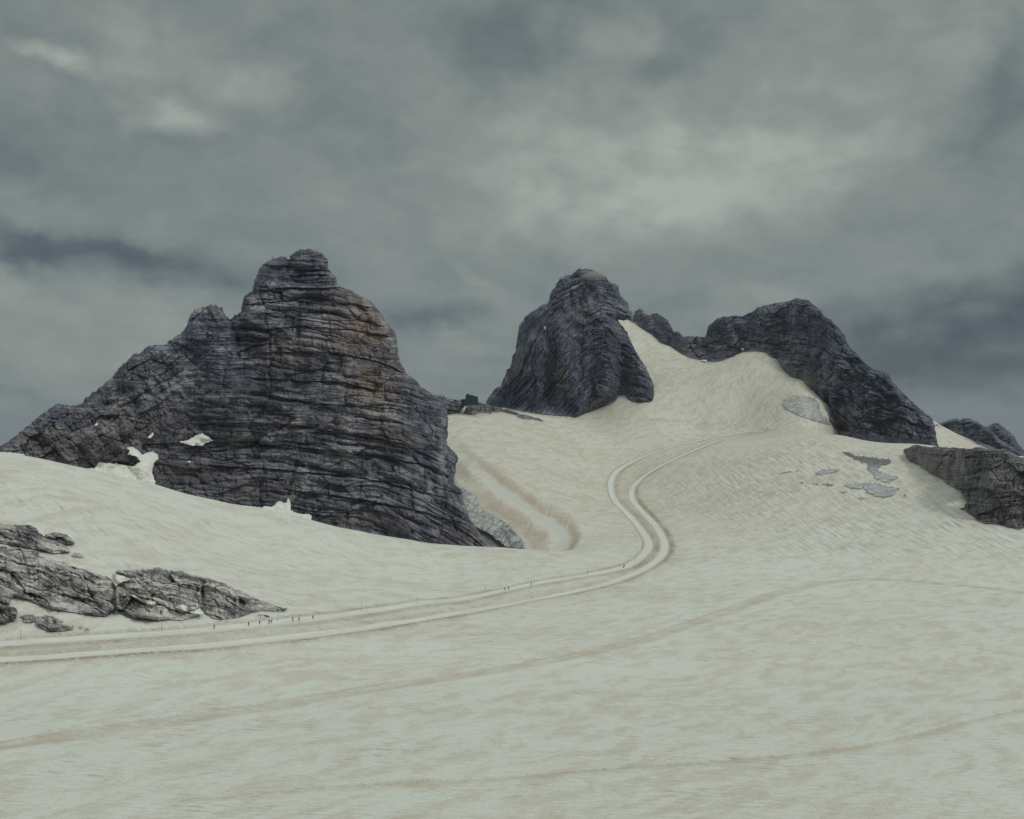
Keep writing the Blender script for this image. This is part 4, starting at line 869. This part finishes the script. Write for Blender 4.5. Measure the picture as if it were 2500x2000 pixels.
# ------------------------------------------------------------------ snow lying on the rock
M_PATCH, t, b = principled('old_snow', 0.75, 0.25)
geo = t.new('ShaderNodeNewGeometry'); P = geo.outputs['Position']
t.put(b.inputs['Base Color'], t.mix(t.mapr(t.noise(t.mapping(P, scale=(1, 1, .2)), .25, 5, .65), .4, .62), (.78, .82, .77), (.68, .66, .57)))
def sheet(name, poly, Dfun, mat, step=1.2, thick=1.2, label='', cat='', kind='structure', smooth=True, rough=.35, seed=5, grime=None, edge=None, thin=8.0, apron=0.0, minD=0.0, jit=1.3, rim=0.0, cut=1.2):
    P_ = np.array(poly, float); seg = []
    for i in range(len(P_)):
        a_, b_ = P_[i], P_[(i + 1) % len(P_)]; n = max(1, int(np.hypot(*(b_ - a_)) / 2.5))
        for j in range(n): seg.append(a_ + (b_ - a_) * j / n)
    seg = np.array(seg); ar = np.arange(len(seg)) * 2.5
    seg[:, 0] += jit * fbm(ar / 9, ar * 0, 4, seed, .7); seg[:, 1] += jit * fbm(ar / 9, ar * 0 + 3, 4, seed + 1, .7)
    x0, y0 = seg.min(0); x1, y1 = seg.max(0)
    gx = np.arange(x0 - step, x1 + 2 * step, step); gy = np.arange(y0 - step, y1 + 2 * step, step)
    GX, GY = np.meshgrid(gx, gy, indexing='ij'); M = poly_mask(GX, GY, seg)
    Dg = Dfun(GX, GY)
    M &= Dg > minD
    if rim > 0: M &= seg_dist(GX, GY, np.concatenate([seg, seg[:1]]), 60) + 7.0 * fbm(GX / 8, GY / 2.4, 4, seed + 7, .65) > cut
    if not M.any(): return None
    Dg = Dg - apron * (GY - GY[M].min()) / F * Dg.min()
    dt = seg_dist(GX, GY, np.concatenate([seg, seg[:1]]), 60)
    Df = Dg - thick * (.25 + .75 * np.clip(dt / thin, 0, 1)) - rough * fbm(GX / 9, GY / 6, 3, seed)
    vid = -np.ones(M.shape, int); vid[M] = np.arange(M.sum()); d = Df[M]
    V = np.stack([(GX[M] - 1250) / F * d, d, -(GY[M] - HY) / F * d], 1)
    Vb = V * ((d + thick * 1.5) / d)[:, None]
    c = M[:-1, :-1] & M[1:, :-1] & M[1:, 1:] & M[:-1, 1:]
    q = np.stack([vid[:-1, :-1][c], vid[:-1, 1:][c], vid[1:, 1:][c], vid[1:, :-1][c]], -1)
    n = len(V); gm = (grime(GX, GY)[M] if grime else np.zeros(n)) + rim * np.exp(-((dt[M] + 7.0 * fbm(GX / 8, GY / 2.4, 4, seed + 7, .65)[M] - cut) / 1.5) ** 2)
    at = dict(grime=np.concatenate([np.clip(gm, 0, 1), np.zeros(n)]))
    me = np_mesh(name, np.concatenate([V, Vb]), np.concatenate([q, q[:, ::-1] + n]), mat, at, smooth=smooth)
    return tag(link(name, me), label, cat, kind=kind)
def over(fD, blur=7):
    """smooth front of the rock under a patch (nearest distance around each spot)"""
    def f(GX, GY):
        o = np.empty(GX.shape)
        pts = [(dx, dy) for dx in (-blur, 0, blur) for dy in (-blur, 0, blur)]
        A_ = np.array([[min(fD(GX[i, j] + dx, GY[i, j] + dy) for dx, dy in pts) for j in range(0, GX.shape[1])] for i in range(GX.shape[0])])
        for _ in range(6):
            A_ = (np.pad(A_, ((1, 1), (0, 0)), 'edge')[2:] + np.pad(A_, ((1, 1), (0, 0)), 'edge')[:-2] + A_ * 2) / 4
            A_ = (np.pad(A_, ((0, 0), (1, 1)), 'edge')[:, 2:] + np.pad(A_, ((0, 0), (1, 1)), 'edge')[:, :-2] + A_ * 2) / 4
        return A_ - .8
    return f
PATCHES = [
 ([(350,1024),(400,1022),(415,997),(450,1000),(500,1005),(560,1015),(590,995),(575,975),(535,965),(545,950),(528,935),(560,932),(585,950),(600,965),(640,950),(665,965),(670,985),(650,1000),(640,1040),(655,1080),(652,1110),(500,1080),(350,1040)], 'large dirty snow tongue climbing the foot of the left peak'),
 ([(745,910),(790,905),(820,885),(850,875),(880,890),(900,908),(860,920),(855,930),(800,928)], 'white snow patch lodged in a hollow halfway along the left peak'),
 ([(620,896),(632,882),(646,868),(647,888),(632,899)], 'tiny snow fleck between the large tongue and the hollow patch'),
 ([(397,836),(410,829),(414,843),(400,848)], 'tiny snow fleck high on the left shoulder of the left peak'),
 ([(780,996),(795,991),(807,994),(798,1001)], 'thin snow fleck below the hollow patch'),
 ([(1100,1192),(1112,1180),(1145,1185),(1175,1160),(1205,1170),(1215,1142),(1225,1175),(1225,1200),(1260,1215),(1300,1215),(1315,1225),(1312,1265),(1100,1210)], 'pointed snow patch at the foot of the left peak near its middle'),
 ([(0,953),(40,955),(100,962),(108,968),(60,975),(0,970)], 'flat strip of snow under the lower left end of the left peak'),
]
for i, (pl, lb) in enumerate(PATCHES):
    sheet('snow_patch', R1(pl), over(near_D), M_PATCH, thick=1.0, apron=.8, jit=3.0, label=lb, cat='snow patch', seed=200 + i)
for i, (pl, lb) in enumerate([([(803,586),(830,590),(870,612),(920,622),(960,630),(975,644),(940,652),(880,634),(840,614)], 'slanting strip of snow caught in the middle of the long rib'), ([(1080,670),(1105,652),(1135,648),(1165,662),(1148,676),(1170,692),(1200,690),(1238,668),(1262,700),(1245,712),(1190,702),(1130,684)], 'small white snow pocket near the foot of the long rib'),
                              ([(650,468),(700,458),(760,470),(822,492),(770,505),(722,526),(700,505)], 'triangular snow patch at the top of the long rib')]):
    sheet('snow_patch', R4(pl), over(rib_D, 4), M_PATCH, thick=.6, apron=.8, step=1.0, jit=2.0, label=lb, cat='snow patch', seed=260 + i)
for i, (pl, lb) in enumerate([([(735,410),(755,412),(748,428),(738,420)], 'small snow fleck above the bowl of the right peak'), ([(768,402),(780,404),(772,410)], 'tiny snow dot above the bowl of the right peak'), ([(530,468),(565,468),(570,478),(545,476)], 'thin snow lip under the ridge left of the right peak')]):
    sheet('snow_patch', R3(pl), over(right_D), M_PATCH, thick=1.0, label=lb, cat='snow patch', seed=230 + i)
for i, (pl, lb) in enumerate([([(925,650),(937,655),(938,685),(928,675)], 'short upright snow fleck in a crack of the centre summit'), ([(908,590),(918,592),(914,600)], 'tiny snow dot high in a crack of the centre summit')]):
    sheet('snow_patch', R2(pl), over(summit_D), M_PATCH, thick=1.2, step=.8, label=lb, cat='snow patch', seed=240 + i)

# ------------------------------------------------------------------ bare ice in the snow
def onT(extra=0.0):
    return lambda GX, GY: T(GX, GY) - extra
ICE = [
 (R3([(1235,925),(1280,928),(1310,945),(1370,950),(1450,960),(1490,965),(1498,985),(1470,1000),(1440,1005),(1430,1020),(1480,1040),(1520,1050),(1530,1065),(1490,1080),(1470,1095),(1400,1065),(1395,1045),(1365,1020),(1365,995),(1310,975),(1260,950)]), 'long dark ragged bare ice strip on the snow hump'),
 (R3([(1250,1090),(1320,1085),(1400,1080),(1450,1095),(1500,1105),(1540,1110),(1520,1130),(1500,1155),(1460,1165),(1410,1160),(1360,1135),(1350,1120),(1290,1120),(1250,1105)]), 'widest grey bare ice patch at the foot of the dark strip'),
 (R3([(1100,1045),(1130,1020),(1180,1012),(1230,1015),(1240,1025),(1200,1040),(1150,1050),(1110,1052)]), 'spindle shaped grey ice patch left of the dark strip'),
 (R3([(1065,1080),(1130,1090),(1180,1080),(1212,1085),(1205,1105),(1130,1100),(1070,1095)]), 'narrow dirty ice band below the spindle shaped patch'),
 (R3([(1230,1128),(1262,1122),(1282,1138),(1245,1142)]), 'small ice patch left of the widest patch'),
 (R3([(920,1038),(980,1026),(1060,1018),(1010,1032),(940,1044)]), 'thin leftmost ice streak on the snow hump'),
 (R3([(1018,985),(1035,978),(1050,982),(1040,990),(1024,992)]), 'uppermost small ice spot on the snow hump'),
 (R3([(1300,1160),(1340,1156),(1382,1164),(1340,1172)]), 'lowest thin ice patch under the widest patch'),
 (R3([(1545,1148),(1560,1140),(1576,1152),(1562,1158)]), 'dark spot of ice right of the widest patch'),
 (R3([(1030,1085),(1045,1080),(1052,1090),(1036,1093)]), 'small dark ice spot beside the narrow band'),
 (R3([(838,1050),(858,1043),(876,1049),(858,1056)]), 'small ice smudge at the left of the snow hump'),
]
for i, (pl, lb) in enumerate(ICE):
    gr = (lambda GX, GY: np.clip(1.15 - seg_dist(GX, GY, GR_PTS, 100) / 28 + .4 * fbm(GX / 8, GY / 5, 3, 4), 0, 1)) if i == 0 else ((lambda GX, GY: np.clip(.30 + .5 * fbm(GX / 10, GY / 5, 3, 8), 0, 1)) if i in (3, 6, 8, 9, 10) else (lambda GX, GY: np.clip(.35 * fbm(GX / 12, GY / 6, 3, 8) , 0, 1)))
    GR_PTS = R3([(1240,930),(1330,955),(1420,975),(1490,980)])
    sheet('ice_patch', pl, onT(), M_ICE, step=1.0, thick=2.4, label=lb, cat='ice patch', seed=300 + i, rough=1.2, grime=gr, thin=3.0, jit=5.0, rim=1.0, cut=(1.8 if i < 4 else 0.4))
sheet('ice_patch', R3([(935,690),(960,665),(1000,640),(1060,645),(1110,660),(1140,685),(1130,720),(1145,740),(1170,755),(1190,790),(1220,820),(1180,800),(1120,785),(1060,765),(1010,745),(960,720)]), onT(), M_ICE,
      step=1.0, jit=4.0, rim=.6, thick=2.5, label='large grey cracked ice field beside the foot of the right peak', cat='ice patch', seed=320, rough=1.5, grime=lambda GX, GY: np.clip(.1 + .5 * sstep(2010, 2050, GX) + .3 * fbm(GX / 20, GY / 4, 3, 8), 0, 1), thin=3.0)
sheet('ice_patch', R5([(225,570),(300,620),(360,660),(380,750),(430,765),(500,800),(590,860),(610,895),(690,975),(710,1050),(740,1100),(650,1085),(560,1030),(450,940),(330,880),(270,800),(235,700),(215,600)]), onT(), M_ICE,
      step=1.0, jit=5.0, minD=1065, thick=3.0, label='grey crevassed ice wall in the hollow beside the left peak', cat='ice cliff', seed=330, rough=2.0, grime=lambda GX, GY: np.clip(.10 + 1.3 * ridged(GX / 16 + GY / 40, GY / 26, 3, 8) - .55 + .5 * sstep(1180, 1260, GX), 0, 1), thin=3.0, smooth=False)

# contact shading painted into the snow colour along the foot of the rocks
contact_shade = np.zeros(len(X))
for path, wgt in CONTACTS:
    P_ = np.array(path); s_ = np.where((PXv > P_[:, 0].min() - 10) & (PXv < P_[:, 0].max() + 10) & (PYv > P_[:, 1].min() - 8) & (PYv < P_[:, 1].max() + 12) & (D > 400) & (D < 2500))[0]
    if len(s_):
        dd_ = seg_dist(PXv[s_], PYv[s_], path, 30)
        contact_shade[s_] = np.maximum(contact_shade[s_], .75 * np.exp(-(dd_ / 4.5) ** 2) * np.clip(.55 + 1.5 * fbm(PXv[s_] / 7, PYv[s_] / 3, 3, 55), 0, 1))
dirt_plus_shade = ext(np.clip(dirt_shade + contact_shade, 0, 1))
glacier.data.attributes['dirt_shade'].data.foreach_set('value', np.ascontiguousarray(dirt_plus_shade, np.float32))

# ------------------------------------------------------------------ mountain hut
M_HUT = plain('dark_cladding', (.020, .036, .055), .6); M_ROOF = plain('dark_roof', (.028, .048, .070), .5); M_GLASS = plain('hut_glass', (.05, .07, .09), .15); M_MET = plain('grey_metal', (.10, .11, .12), .5, .3)
def hull(name, pts_bottom, pts_top, mat, parent):
    bm = bmesh.new(); b_ = [bm.verts.new(p) for p in pts_bottom]; t_ = [bm.verts.new(p) for p in pts_top]; n = len(b_)
    bm.faces.new(b_[::-1]); bm.faces.new(t_)
    for i in range(n): bm.faces.new((b_[i], b_[(i + 1) % n], t_[(i + 1) % n], t_[i]))
    bmesh.ops.bevel(bm, geom=bm.edges[:], offset=.08, segments=1, affect='EDGES')
    me = bpy.data.meshes.new(name); bm.to_mesh(me); bm.free(); me.materials.append(mat)
    return link(name, me, parent)
HD = 1722.0
def hp(zx, zy, d=HD):   # hut detail position -> local metres
    x, y = R7([(zx, zy)])[0]; return ((x - 1250) / F * d, d, -(y - HY) / F * d)
bx0 = hp(565, 440); 
hut = bpy.data.objects.new('mountain_hut', None); C.objects.link(hut); hut.location = (hp(700, 440)[0], HD, hp(700, 440)[2])
tag(hut, 'dark angular mountain hut with slanting roof standing on the rocky saddle', 'hut')
hl = Vector(hut.location)
def loc(zx, zy, dy=0.0): p = hp(zx, zy, HD); return (p[0] - hl.x, dy, p[2] - hl.z)
A0, A1, A2, A3, A4 = loc(558, 452), loc(602, 243), loc(640, 240), loc(822, 302), loc(834, 452)
body = hull('body', [(A0[0], 0, A0[2]), (A4[0], 0, A4[2]), (A4[0] - .6, 12, A4[2]), (A0[0] + 1.5, 12, A0[2])],
     [(A1[0], .5, A1[2] - .25), (A3[0], .5, A3[2] - .25), (A3[0] - .6, 11.2, A3[2] - 1.2), (A1[0] + 1.0, 11.2, A1[2] - 1.6)], M_HUT, hut)
def quad_panel(name, pts, mat, parent, th=.25):
    P4 = [Vector(p) for p in pts]; n = (P4[1] - P4[0]).cross(P4[3] - P4[0]).normalized() * th
    return hull(name, [tuple(p) for p in P4], [tuple(p + n) for p in P4], mat, parent)
roof = quad_panel('roof', [(A1[0] - .15, .3, A1[2] - .24), (A3[0] + .15, .3, A3[2] - .24), (A3[0] - .45, 11.4, A3[2] - 1.2), (A1[0] + .85, 11.4, A1[2] - 1.6)], M_ROOF, hut)
for zx, zy, w_ in ((641, 236, .55), (731, 262, .5)):
    c = loc(zx, zy)
    hull('chimney', [(c[0] - w_, 3, c[2] - 2.0), (c[0] + w_, 3, c[2] - 2.0), (c[0] + w_, 4.2, c[2] - 2.0), (c[0] - w_, 4.2, c[2] - 2.0)], [(c[0] - w_, 3, c[2]), (c[0] + w_, 3, c[2]), (c[0] + w_, 4.2, c[2]), (c[0] - w_, 4.2, c[2])], M_MET, roof)
an0, an1 = loc(500, 452), loc(575, 342)
hull('annex', [(an0[0], 3, an0[2]), (an1[0], 3, an0[2]), (an1[0], 9, an0[2]), (an0[0], 9, an0[2])], [(an0[0] + .3, 3.1, an1[2] - .3), (an1[0], 3.1, an1[2]), (an1[0], 8.9, an1[2]), (an0[0] + .3, 8.9, an1[2] - .3)], M_HUT, hut)
for k_ in range(4):
    wx = A0[0] + 4 + k_ * 3.0; wz = A0[2] + 2.2
    f_ = hull('window', [(wx, -.02, wz), (wx + 1.4, -.02, wz), (wx + 1.4, .12, wz), (wx, .12, wz)], [(wx + .05, .10, wz + 1.1), (wx + 1.45, .10, wz + 1.1), (wx + 1.45, .2, wz + 1.1), (wx + .05, .2, wz + 1.1)], M_GLASS, hut)

# ------------------------------------------------------------------ poles, cross
M_POLE = plain('weathered_wood', (.13, .115, .10), .8)
def tube_bm(bm, p0, p1, r0, r1, n=7):
    p0 = Vector(p0); p1 = Vector(p1); d = (p1 - p0).normalized(); a_ = d.orthogonal().normalized(); b_ = d.cross(a_)
    r = [[bm.verts.new(p + (a_ * math.cos(2 * math.pi * i / n) + b_ * math.sin(2 * math.pi * i / n)) * rr_) for i in range(n)] for p, rr_ in ((p0, r0), (p1, r1))]
    for i in range(n): bm.faces.new((r[0][i], r[0][(i + 1) % n], r[1][(i + 1) % n], r[1][i]))
    bm.faces.new(r[0][::-1]); bm.faces.new(r[1])
def bm_obj(name, bm, mat, parent=None):
    me = bpy.data.meshes.new(name); bm.to_mesh(me); bm.free(); me.materials.append(mat); return link(name, me, parent)
POLES = [(51,1560,20,'marker pole beside the lane at the left edge of the snow, below the lowest outcrop'),(395,1539,17,'marker pole between the long rock rib and the lane, left of all the hikers'),
 (678,1515,15,'marker pole standing among the hikers at the tip of the rock rib'),(883,1492,19,'tall marker pole beside the lane, first one right of the near hikers'),
 (1018.5,1472,13,'marker pole beside the lane, second one right of the near hikers'),(1185,1442,12,'marker pole just left of the two hikers walking side by side'),
 (1304,1424,10,'short marker pole next to the lone hiker before the bend'),(1434.6,1401,13,'marker pole beside the lane left of the pair at the bend'),
 (1551,1366,9,'marker pole beside the inner side of the bend'),(1584,1449,8,'short stick alone in open snow below the bend of the lanes'),(1546,1500,7,'shortest stick alone on the snow below the lanes'),
 (1840,1040,9,'far marker pole near the top end of the lanes')]
for (px, py, hpx, lb) in POLES:
    p = ground_point(px, py); h_ = hpx / F * p.y
    root = bpy.data.objects.new('marker_pole', None); C.objects.link(root); root.location = (p.x, p.y, ground_z(p.x, p.y))
    tag(root, lb, 'pole', 'marker poles along the lanes')
    bm = bmesh.new(); tube_bm(bm, (0, 0, -.5), (.06 * h_ * .2, 0, h_), .075, .06); bm_obj('shaft', bm, M_POLE, root)
    bm = bmesh.new(); tube_bm(bm, (.06 * h_ * .2, 0, h_), (.06 * h_ * .2, 0, h_ + .12), .085, .07); bm_obj('cap', bm, M_MET, root)
# summit cross on the near peak
cx_, cy_ = R1([(1148, 141)])[0]; dpt = near_D(cx_, cy_ + 8)
root = bpy.data.objects.new('summit_cross', None); C.objects.link(root); root.location = ((cx_ - 1250) / F * dpt, dpt, -(cy_ + 2 - HY) / F * dpt)
tag(root, 'thin summit cross on the left top of the near peak', 'cross')
bm = bmesh.new(); tube_bm(bm, (0, 0, -2.5), (0, 0, 2.9), .13, .11); bm_obj('post', bm, M_POLE, root)
bm = bmesh.new(); tube_bm(bm, (-.95, -.14, 1.9), (.95, -.14, 1.9), .10, .10); bm_obj('crossbar', bm, M_POLE, root)
# mast on the ridge left of the hut
for (zx, z0, z1, nm, lb) in ((118, 285, 218, 'mast', 'thin upright mast on the ridge between the left peak and the hut'), (177, 290, 264, 'marker_post', 'short stout post just right of the thin mast on the ridge')):
    d_ = 1700.0; p = hp(zx, z0, d_); top_ = hp(zx, z1, d_)
    bm = bmesh.new(); tube_bm(bm, (0, 0, -3), (0, 0, top_[2] - p[2]), .16 if nm == 'mast' else .4, .10 if nm == 'mast' else .35)
    o = bm_obj(nm, bm, M_MET); o.location = p; tag(o, lb, 'mast' if nm == 'mast' else 'post')

# ------------------------------------------------------------------ people
SKIN = plain('skin', (.45, .28, .20), .6)
def skin_figure(name, stride, lean, arms):
    """continuous walking body facing +X, 1.76 m, metres"""
    V = []; E = []; Rr = []
    def add(p, r, par=None):
        V.append(p); Rr.append(r)
        if par is not None: E.append((par, len(V) - 1))
        return len(V) - 1
    L = lean
    pel = add((0, 0, .95), .15)
    ch1 = add((.03 * L + .01, 0, 1.12), .135, pel); ch2 = add((.08 * L + .02, 0, 1.32), .155, ch1); nk = add((.12 * L + .03, 0, 1.47), .065, ch2)
    hd0 = add((.15 * L + .05, 0, 1.56), .075, nk); hd = add((.16 * L + .06, 0, 1.65), .098, hd0); hd1 = add((.16 * L + .05, 0, 1.73), .07, hd)
    nose = add((.16 * L + .165, 0, 1.63), .018, hd)
    tags = {}
    for s in (-1, 1):
        k = stride * s
        hip = add((.02, .09 * s, .90), .115, pel)
        knee = add((.20 * k + .05, .10 * s, .50), .068, hip)
        ank = add((.34 * k - .04 - (.10 if k < 0 else 0), .10 * s, .10 + (.05 if k < 0 else 0)), .045, knee)
        heel = add((.34 * k - .07 - (.12 if k < 0 else 0), .10 * s, .04 + (.05 if k < 0 else 0)), .04, ank)
        toe = add((.34 * k + .17 - (.10 if k < 0 else 0), .10 * s, .035), .035, ank)
        sh_ = add((.10 * L + .02, .19 * s, 1.40), .075, ch2)
        a_ = -arms * s
        el_ = add((.10 * L + .14 * a_ - .05, .25 * s, 1.14), .048, sh_)
        wr = add((.10 * L + .34 * a_ + .14, .24 * s, .98), .032, el_)
        pm = add((.10 * L + .36 * a_ + .20, .235 * s, .94), .036, wr)
        for f_ in range(4):
            b1 = add((V[pm][0] + .04, V[pm][1] + (.027 - .018 * f_) * s, V[pm][2] - .03), .011, pm)
            add((V[pm][0] + .045 - .01 * abs(f_ - 1), V[pm][1] + (.03 - .019 * f_) * s, V[pm][2] - .075 + .006 * abs(f_ - 1)), .009, b1)
        th_ = add((V[pm][0] + .035, V[pm][1] - .045 * s, V[pm][2] + .0), .012, pm); add((V[pm][0] + .07, V[pm][1] - .05 * s, V[pm][2] - .025), .010, th_)
    me = bpy.data.meshes.new(name); me.from_pydata(V, E, [])
    ob = bpy.data.objects.new(name, me); C.objects.link(ob)
    md = ob.modifiers.new('skin', 'SKIN'); md.use_smooth_shade = True
    sv = me.skin_vertices[0].data
    for i, r in enumerate(Rr): sv[i].radius = (r * (1.15 if r > .03 else 1), r * (1.15 if r > .03 else 1)); sv[i].use_root = (i == 0)
    ss = ob.modifiers.new('sub', 'SUBSURF'); ss.levels = 1; ss.render_levels = 1
    dg = bpy.context.evaluated_depsgraph_get(); me2 = bpy.data.meshes.new_from_object(ob.evaluated_get(dg)); me2.name = name
    bpy.data.objects.remove(ob)
    return me2
POSES = [skin_figure('hiker_body', 1.0, 1.2, .9), skin_figure('hiker_body', -.8, .8, .7), skin_figure('hiker_body', .45, .5, .4)]
def dress(me, jacket, trousers):
    m2 = me.copy(); m2.materials.clear()
    for m_ in (jacket, trousers, SKIN, M_BOOT): m2.materials.append(m_)
    for p in m2.polygons:
        c = p.center
        p.material_index = 3 if c.z < .14 else (1 if c.z < .97 and abs(c.y) < .19 else (2 if (c.z > 1.50 or (c.z < .99 and abs(c.y) > .19)) else 0))
    return m2
def blob(name, ctr, rad, mat, parent, seg=10, sq=2.0):
    bm = bmesh.new(); bmesh.ops.create_uvsphere(bm, u_segments=seg, v_segments=8, radius=1)
    for v_ in bm.verts:
        c = v_.co
        v_.co = Vector([math.copysign(abs(c[i]) ** (2 / sq), c[i]) * rad[i] + ctr[i] for i in range(3)])
    return bm_obj(name, bm, mat, parent)
def cm(n, c): return plain(n, c, .85)
M_BOOT = cm('boot_leather', (.03, .028, .026))
BLK, DGR, RED, BLU, GRN, NVY = cm('black_jacket', (.018, .020, .024)), cm('charcoal_cloth', (.04, .042, .046)), cm('dark_red_cloth', (.16, .035, .035)), cm('blue_cloth', (.06, .10, .22)), cm('dark_green_cloth', (.03, .05, .035)), cm('navy_cloth', (.022, .03, .06))
TAN = cm('tan_cloth', (.20, .15, .10))
# column, row of the feet, height in photo rows, heading (deg, 0 = to the right), pose, jacket, trousers, pack, label
PEOPLE = [
 (523,1535,11.5,185,1,BLK,BLK,GRN,'person in black walking on the lane, leftmost of all the hikers'),
 (607,1528,11.5,100,2,RED,BLK,TAN,'person in a dark red top with a tan pack, second hiker from the left'),
 (634,1524,10.5,95,2,GRN,BLK,DGR,'person in dark green walking alone between the red hiker and the close pair'),
 (657,1523,11.5,20,0,NVY,BLK,BLK,'person in navy mid stride, left one of the close pair by the marker pole'),
 (663,1521,9.5,95,2,BLU,NVY,NVY,'person in blue, right one of the close pair by the marker pole'),
 (715,1517,11,190,0,RED,BLK,DGR,'person in a red top striding with two trekking poles'),
 (730,1516,11,160,1,BLK,BLK,BLU,'person in black with a dark blue pack just behind the striding hiker in red'),
 (764,1511,10.5,92,2,BLK,DGR,DGR,'person in black, last of the near group on the right'),
 (1232.5,1441.5,8.5,90,2,BLK,BLK,DGR,'person in black, left one of the two walking side by side'),
 (1241.5,1439.5,8,90,1,BLK,BLK,BLK,'person in black, right one of the two walking side by side'),
 (1297,1429,7.6,92,2,DGR,BLK,BLK,'lone person in dark clothes beside the short marker pole'),
 (1522,1387,7,80,0,BLK,BLK,BLK,'person in black, nearer one of the pair entering the bend'),
 (1525,1383.5,6.6,85,2,BLK,BLK,NVY,'person in black, farther one of the pair entering the bend'),
 (1500.5,1223,4.2,100,2,BLK,BLK,BLK,'lone tiny person on the lane in the upper bend'),
 (1450,1023.5,3.6,180,2,BLK,BLK,BLK,'tiny person on the thin high trail, farthest left on it'),
 (1516.5,1024,3.2,180,2,BLK,BLK,BLK,'tiny person on the high trail, left of the close trio'),
 (1522.3,1023.8,3.4,180,0,BLK,BLK,BLK,'tiny person on the high trail, left one of the close trio'),
 (1524.6,1024.2,3.4,180,2,BLK,BLK,BLK,'tiny person on the high trail, middle one of the close trio'),
 (1527.3,1024.2,3.2,180,1,BLK,BLK,BLK,'tiny person on the high trail, right one of the close trio'),
]
MPO = cm('pole_metal', (.06, .06, .065))
for (px, py, hpx, head, pose, ja, tr, pk, lb) in PEOPLE:
    p = ground_point(px, py); sc_ = np.clip(hpx / F * p.y / 1.76, .9, 1.15)
    gz = ground_z(p.x, p.y)
    X1 = np.array([p.x]); Y1 = np.array([p.y])
    onA = dist_line(X1, Y1, LINES['A'])[0][0] < HALF
    root = bpy.data.objects.new('person', None); C.objects.link(root)
    root.location = (p.x, p.y, gz - (.22 if onA else .02)); root.rotation_euler = (0, 0, math.radians(head)); root.scale = (sc_,) * 3
    tag(root, lb, 'person', 'hikers crossing the glacier')
    link('body', dress(POSES[pose], ja, tr), root)
    L_ = (1.2, .8, .5)[pose]
    blob('backpack', (.02 * L_ - .17, 0, 1.27), (.13, .17, .25), pk, root, sq=3.2)
    blob('hat', (.16 * L_ + .055, 0, 1.725), (.115, .10, .075), ja if ja is not RED else BLK, root)
    if 'trekking' in lb:
        for s in (-1, 1):
            o_ = bpy.data.objects.new('trekking_pole', None); C.objects.link(o_)
            hand = Matrix.Rotation(math.radians(head), 3, 'Z') @ (Vector((.32 - .32 * s, .24 * s, .95)) * sc_)
            o_.location = Vector(root.location) + hand; o_.rotation_euler = (0, math.radians(-24), math.radians(head))
            bm = bmesh.new(); tube_bm(bm, (0, 0, -1.02), (0, 0, -.02), .02, .025); bm_obj('shaft', bm, MPO, o_)
            bm = bmesh.new(); tube_bm(bm, (0, 0, -.02), (0, 0, .12), .03, .03); bm_obj('grip', bm, BLK, o_)
            tag(o_, 'thin trekking pole in the %s hand of the striding hiker in red' % ('left' if s > 0 else 'right'), 'trekking pole')

# ------------------------------------------------------------------ mist on the summit
mx_, my_ = 1444, 672; md_ = summit_D(1440, 690) - 8
bm = bmesh.new(); bmesh.ops.create_icosphere(bm, subdivisions=3, radius=1)
for v_ in bm.verts:
    n_ = float(fbm(np.array([v_.co.x * 1.7 + 3]), np.array([v_.co.z * 1.7 + v_.co.y]), 3, 9)[0]); v_.co *= 1 + .25 * n_
M_MIST = bpy.data.materials.new('mist'); M_MIST.use_nodes = True; t = NT(M_MIST.node_tree); t.n.clear()
pv = t.new('ShaderNodeVolumePrincipled'); pv.inputs['Color'].default_value = (.98, .99, .99, 1); pv.inputs['Anisotropy'].default_value = .2
tcn = t.new('ShaderNodeTexCoord'); ln = t.vmath('LENGTH', tcn.outputs['Object'])
dn = t.math('MULTIPLY', t.mapr(ln, .15, .95, 1, 0), t.mapr(t.noise(tcn.outputs['Object'], 2.2, 4, .6), .38, .68))
t.put(pv.inputs['Density'], t.math('MULTIPLY', dn, .16))
ov_ = t.new('ShaderNodeOutputMaterial'); t.l.new(pv.outputs[0], ov_.inputs['Volume'])
mist = bm_obj('mist', bm, M_MIST); mist.location = ((mx_ - 1250) / F * md_, md_, -(my_ - HY) / F * md_); mist.scale = (30, 24, 10)
tag(mist, 'thin wisp of mist clinging to the centre summit', 'mist', kind='stuff')
print('scene built', len(bpy.data.objects))

# ------------------------------------------------------------------ air
bm = bmesh.new(); bmesh.ops.create_cube(bm, size=1.0)
M_HAZE = bpy.data.materials.new('haze'); M_HAZE.use_nodes = True; t = NT(M_HAZE.node_tree); t.n.clear()
pv = t.new('ShaderNodeVolumePrincipled'); pv.inputs['Color'].default_value = (.70, .80, .92, 1); pv.inputs['Density'].default_value = 3.0e-5; pv.inputs['Anisotropy'].default_value = 0.0
ov_ = t.new('ShaderNodeOutputMaterial'); t.l.new(pv.outputs[0], ov_.inputs['Volume'])
haze = bm_obj('haze', bm, M_HAZE); haze.scale = (150000, 150000, 1820); haze.location = (0, 0, -1502 + 910)
tag(haze, 'thin bluish mountain air between the viewer and the far peaks', 'haze', kind='stuff')
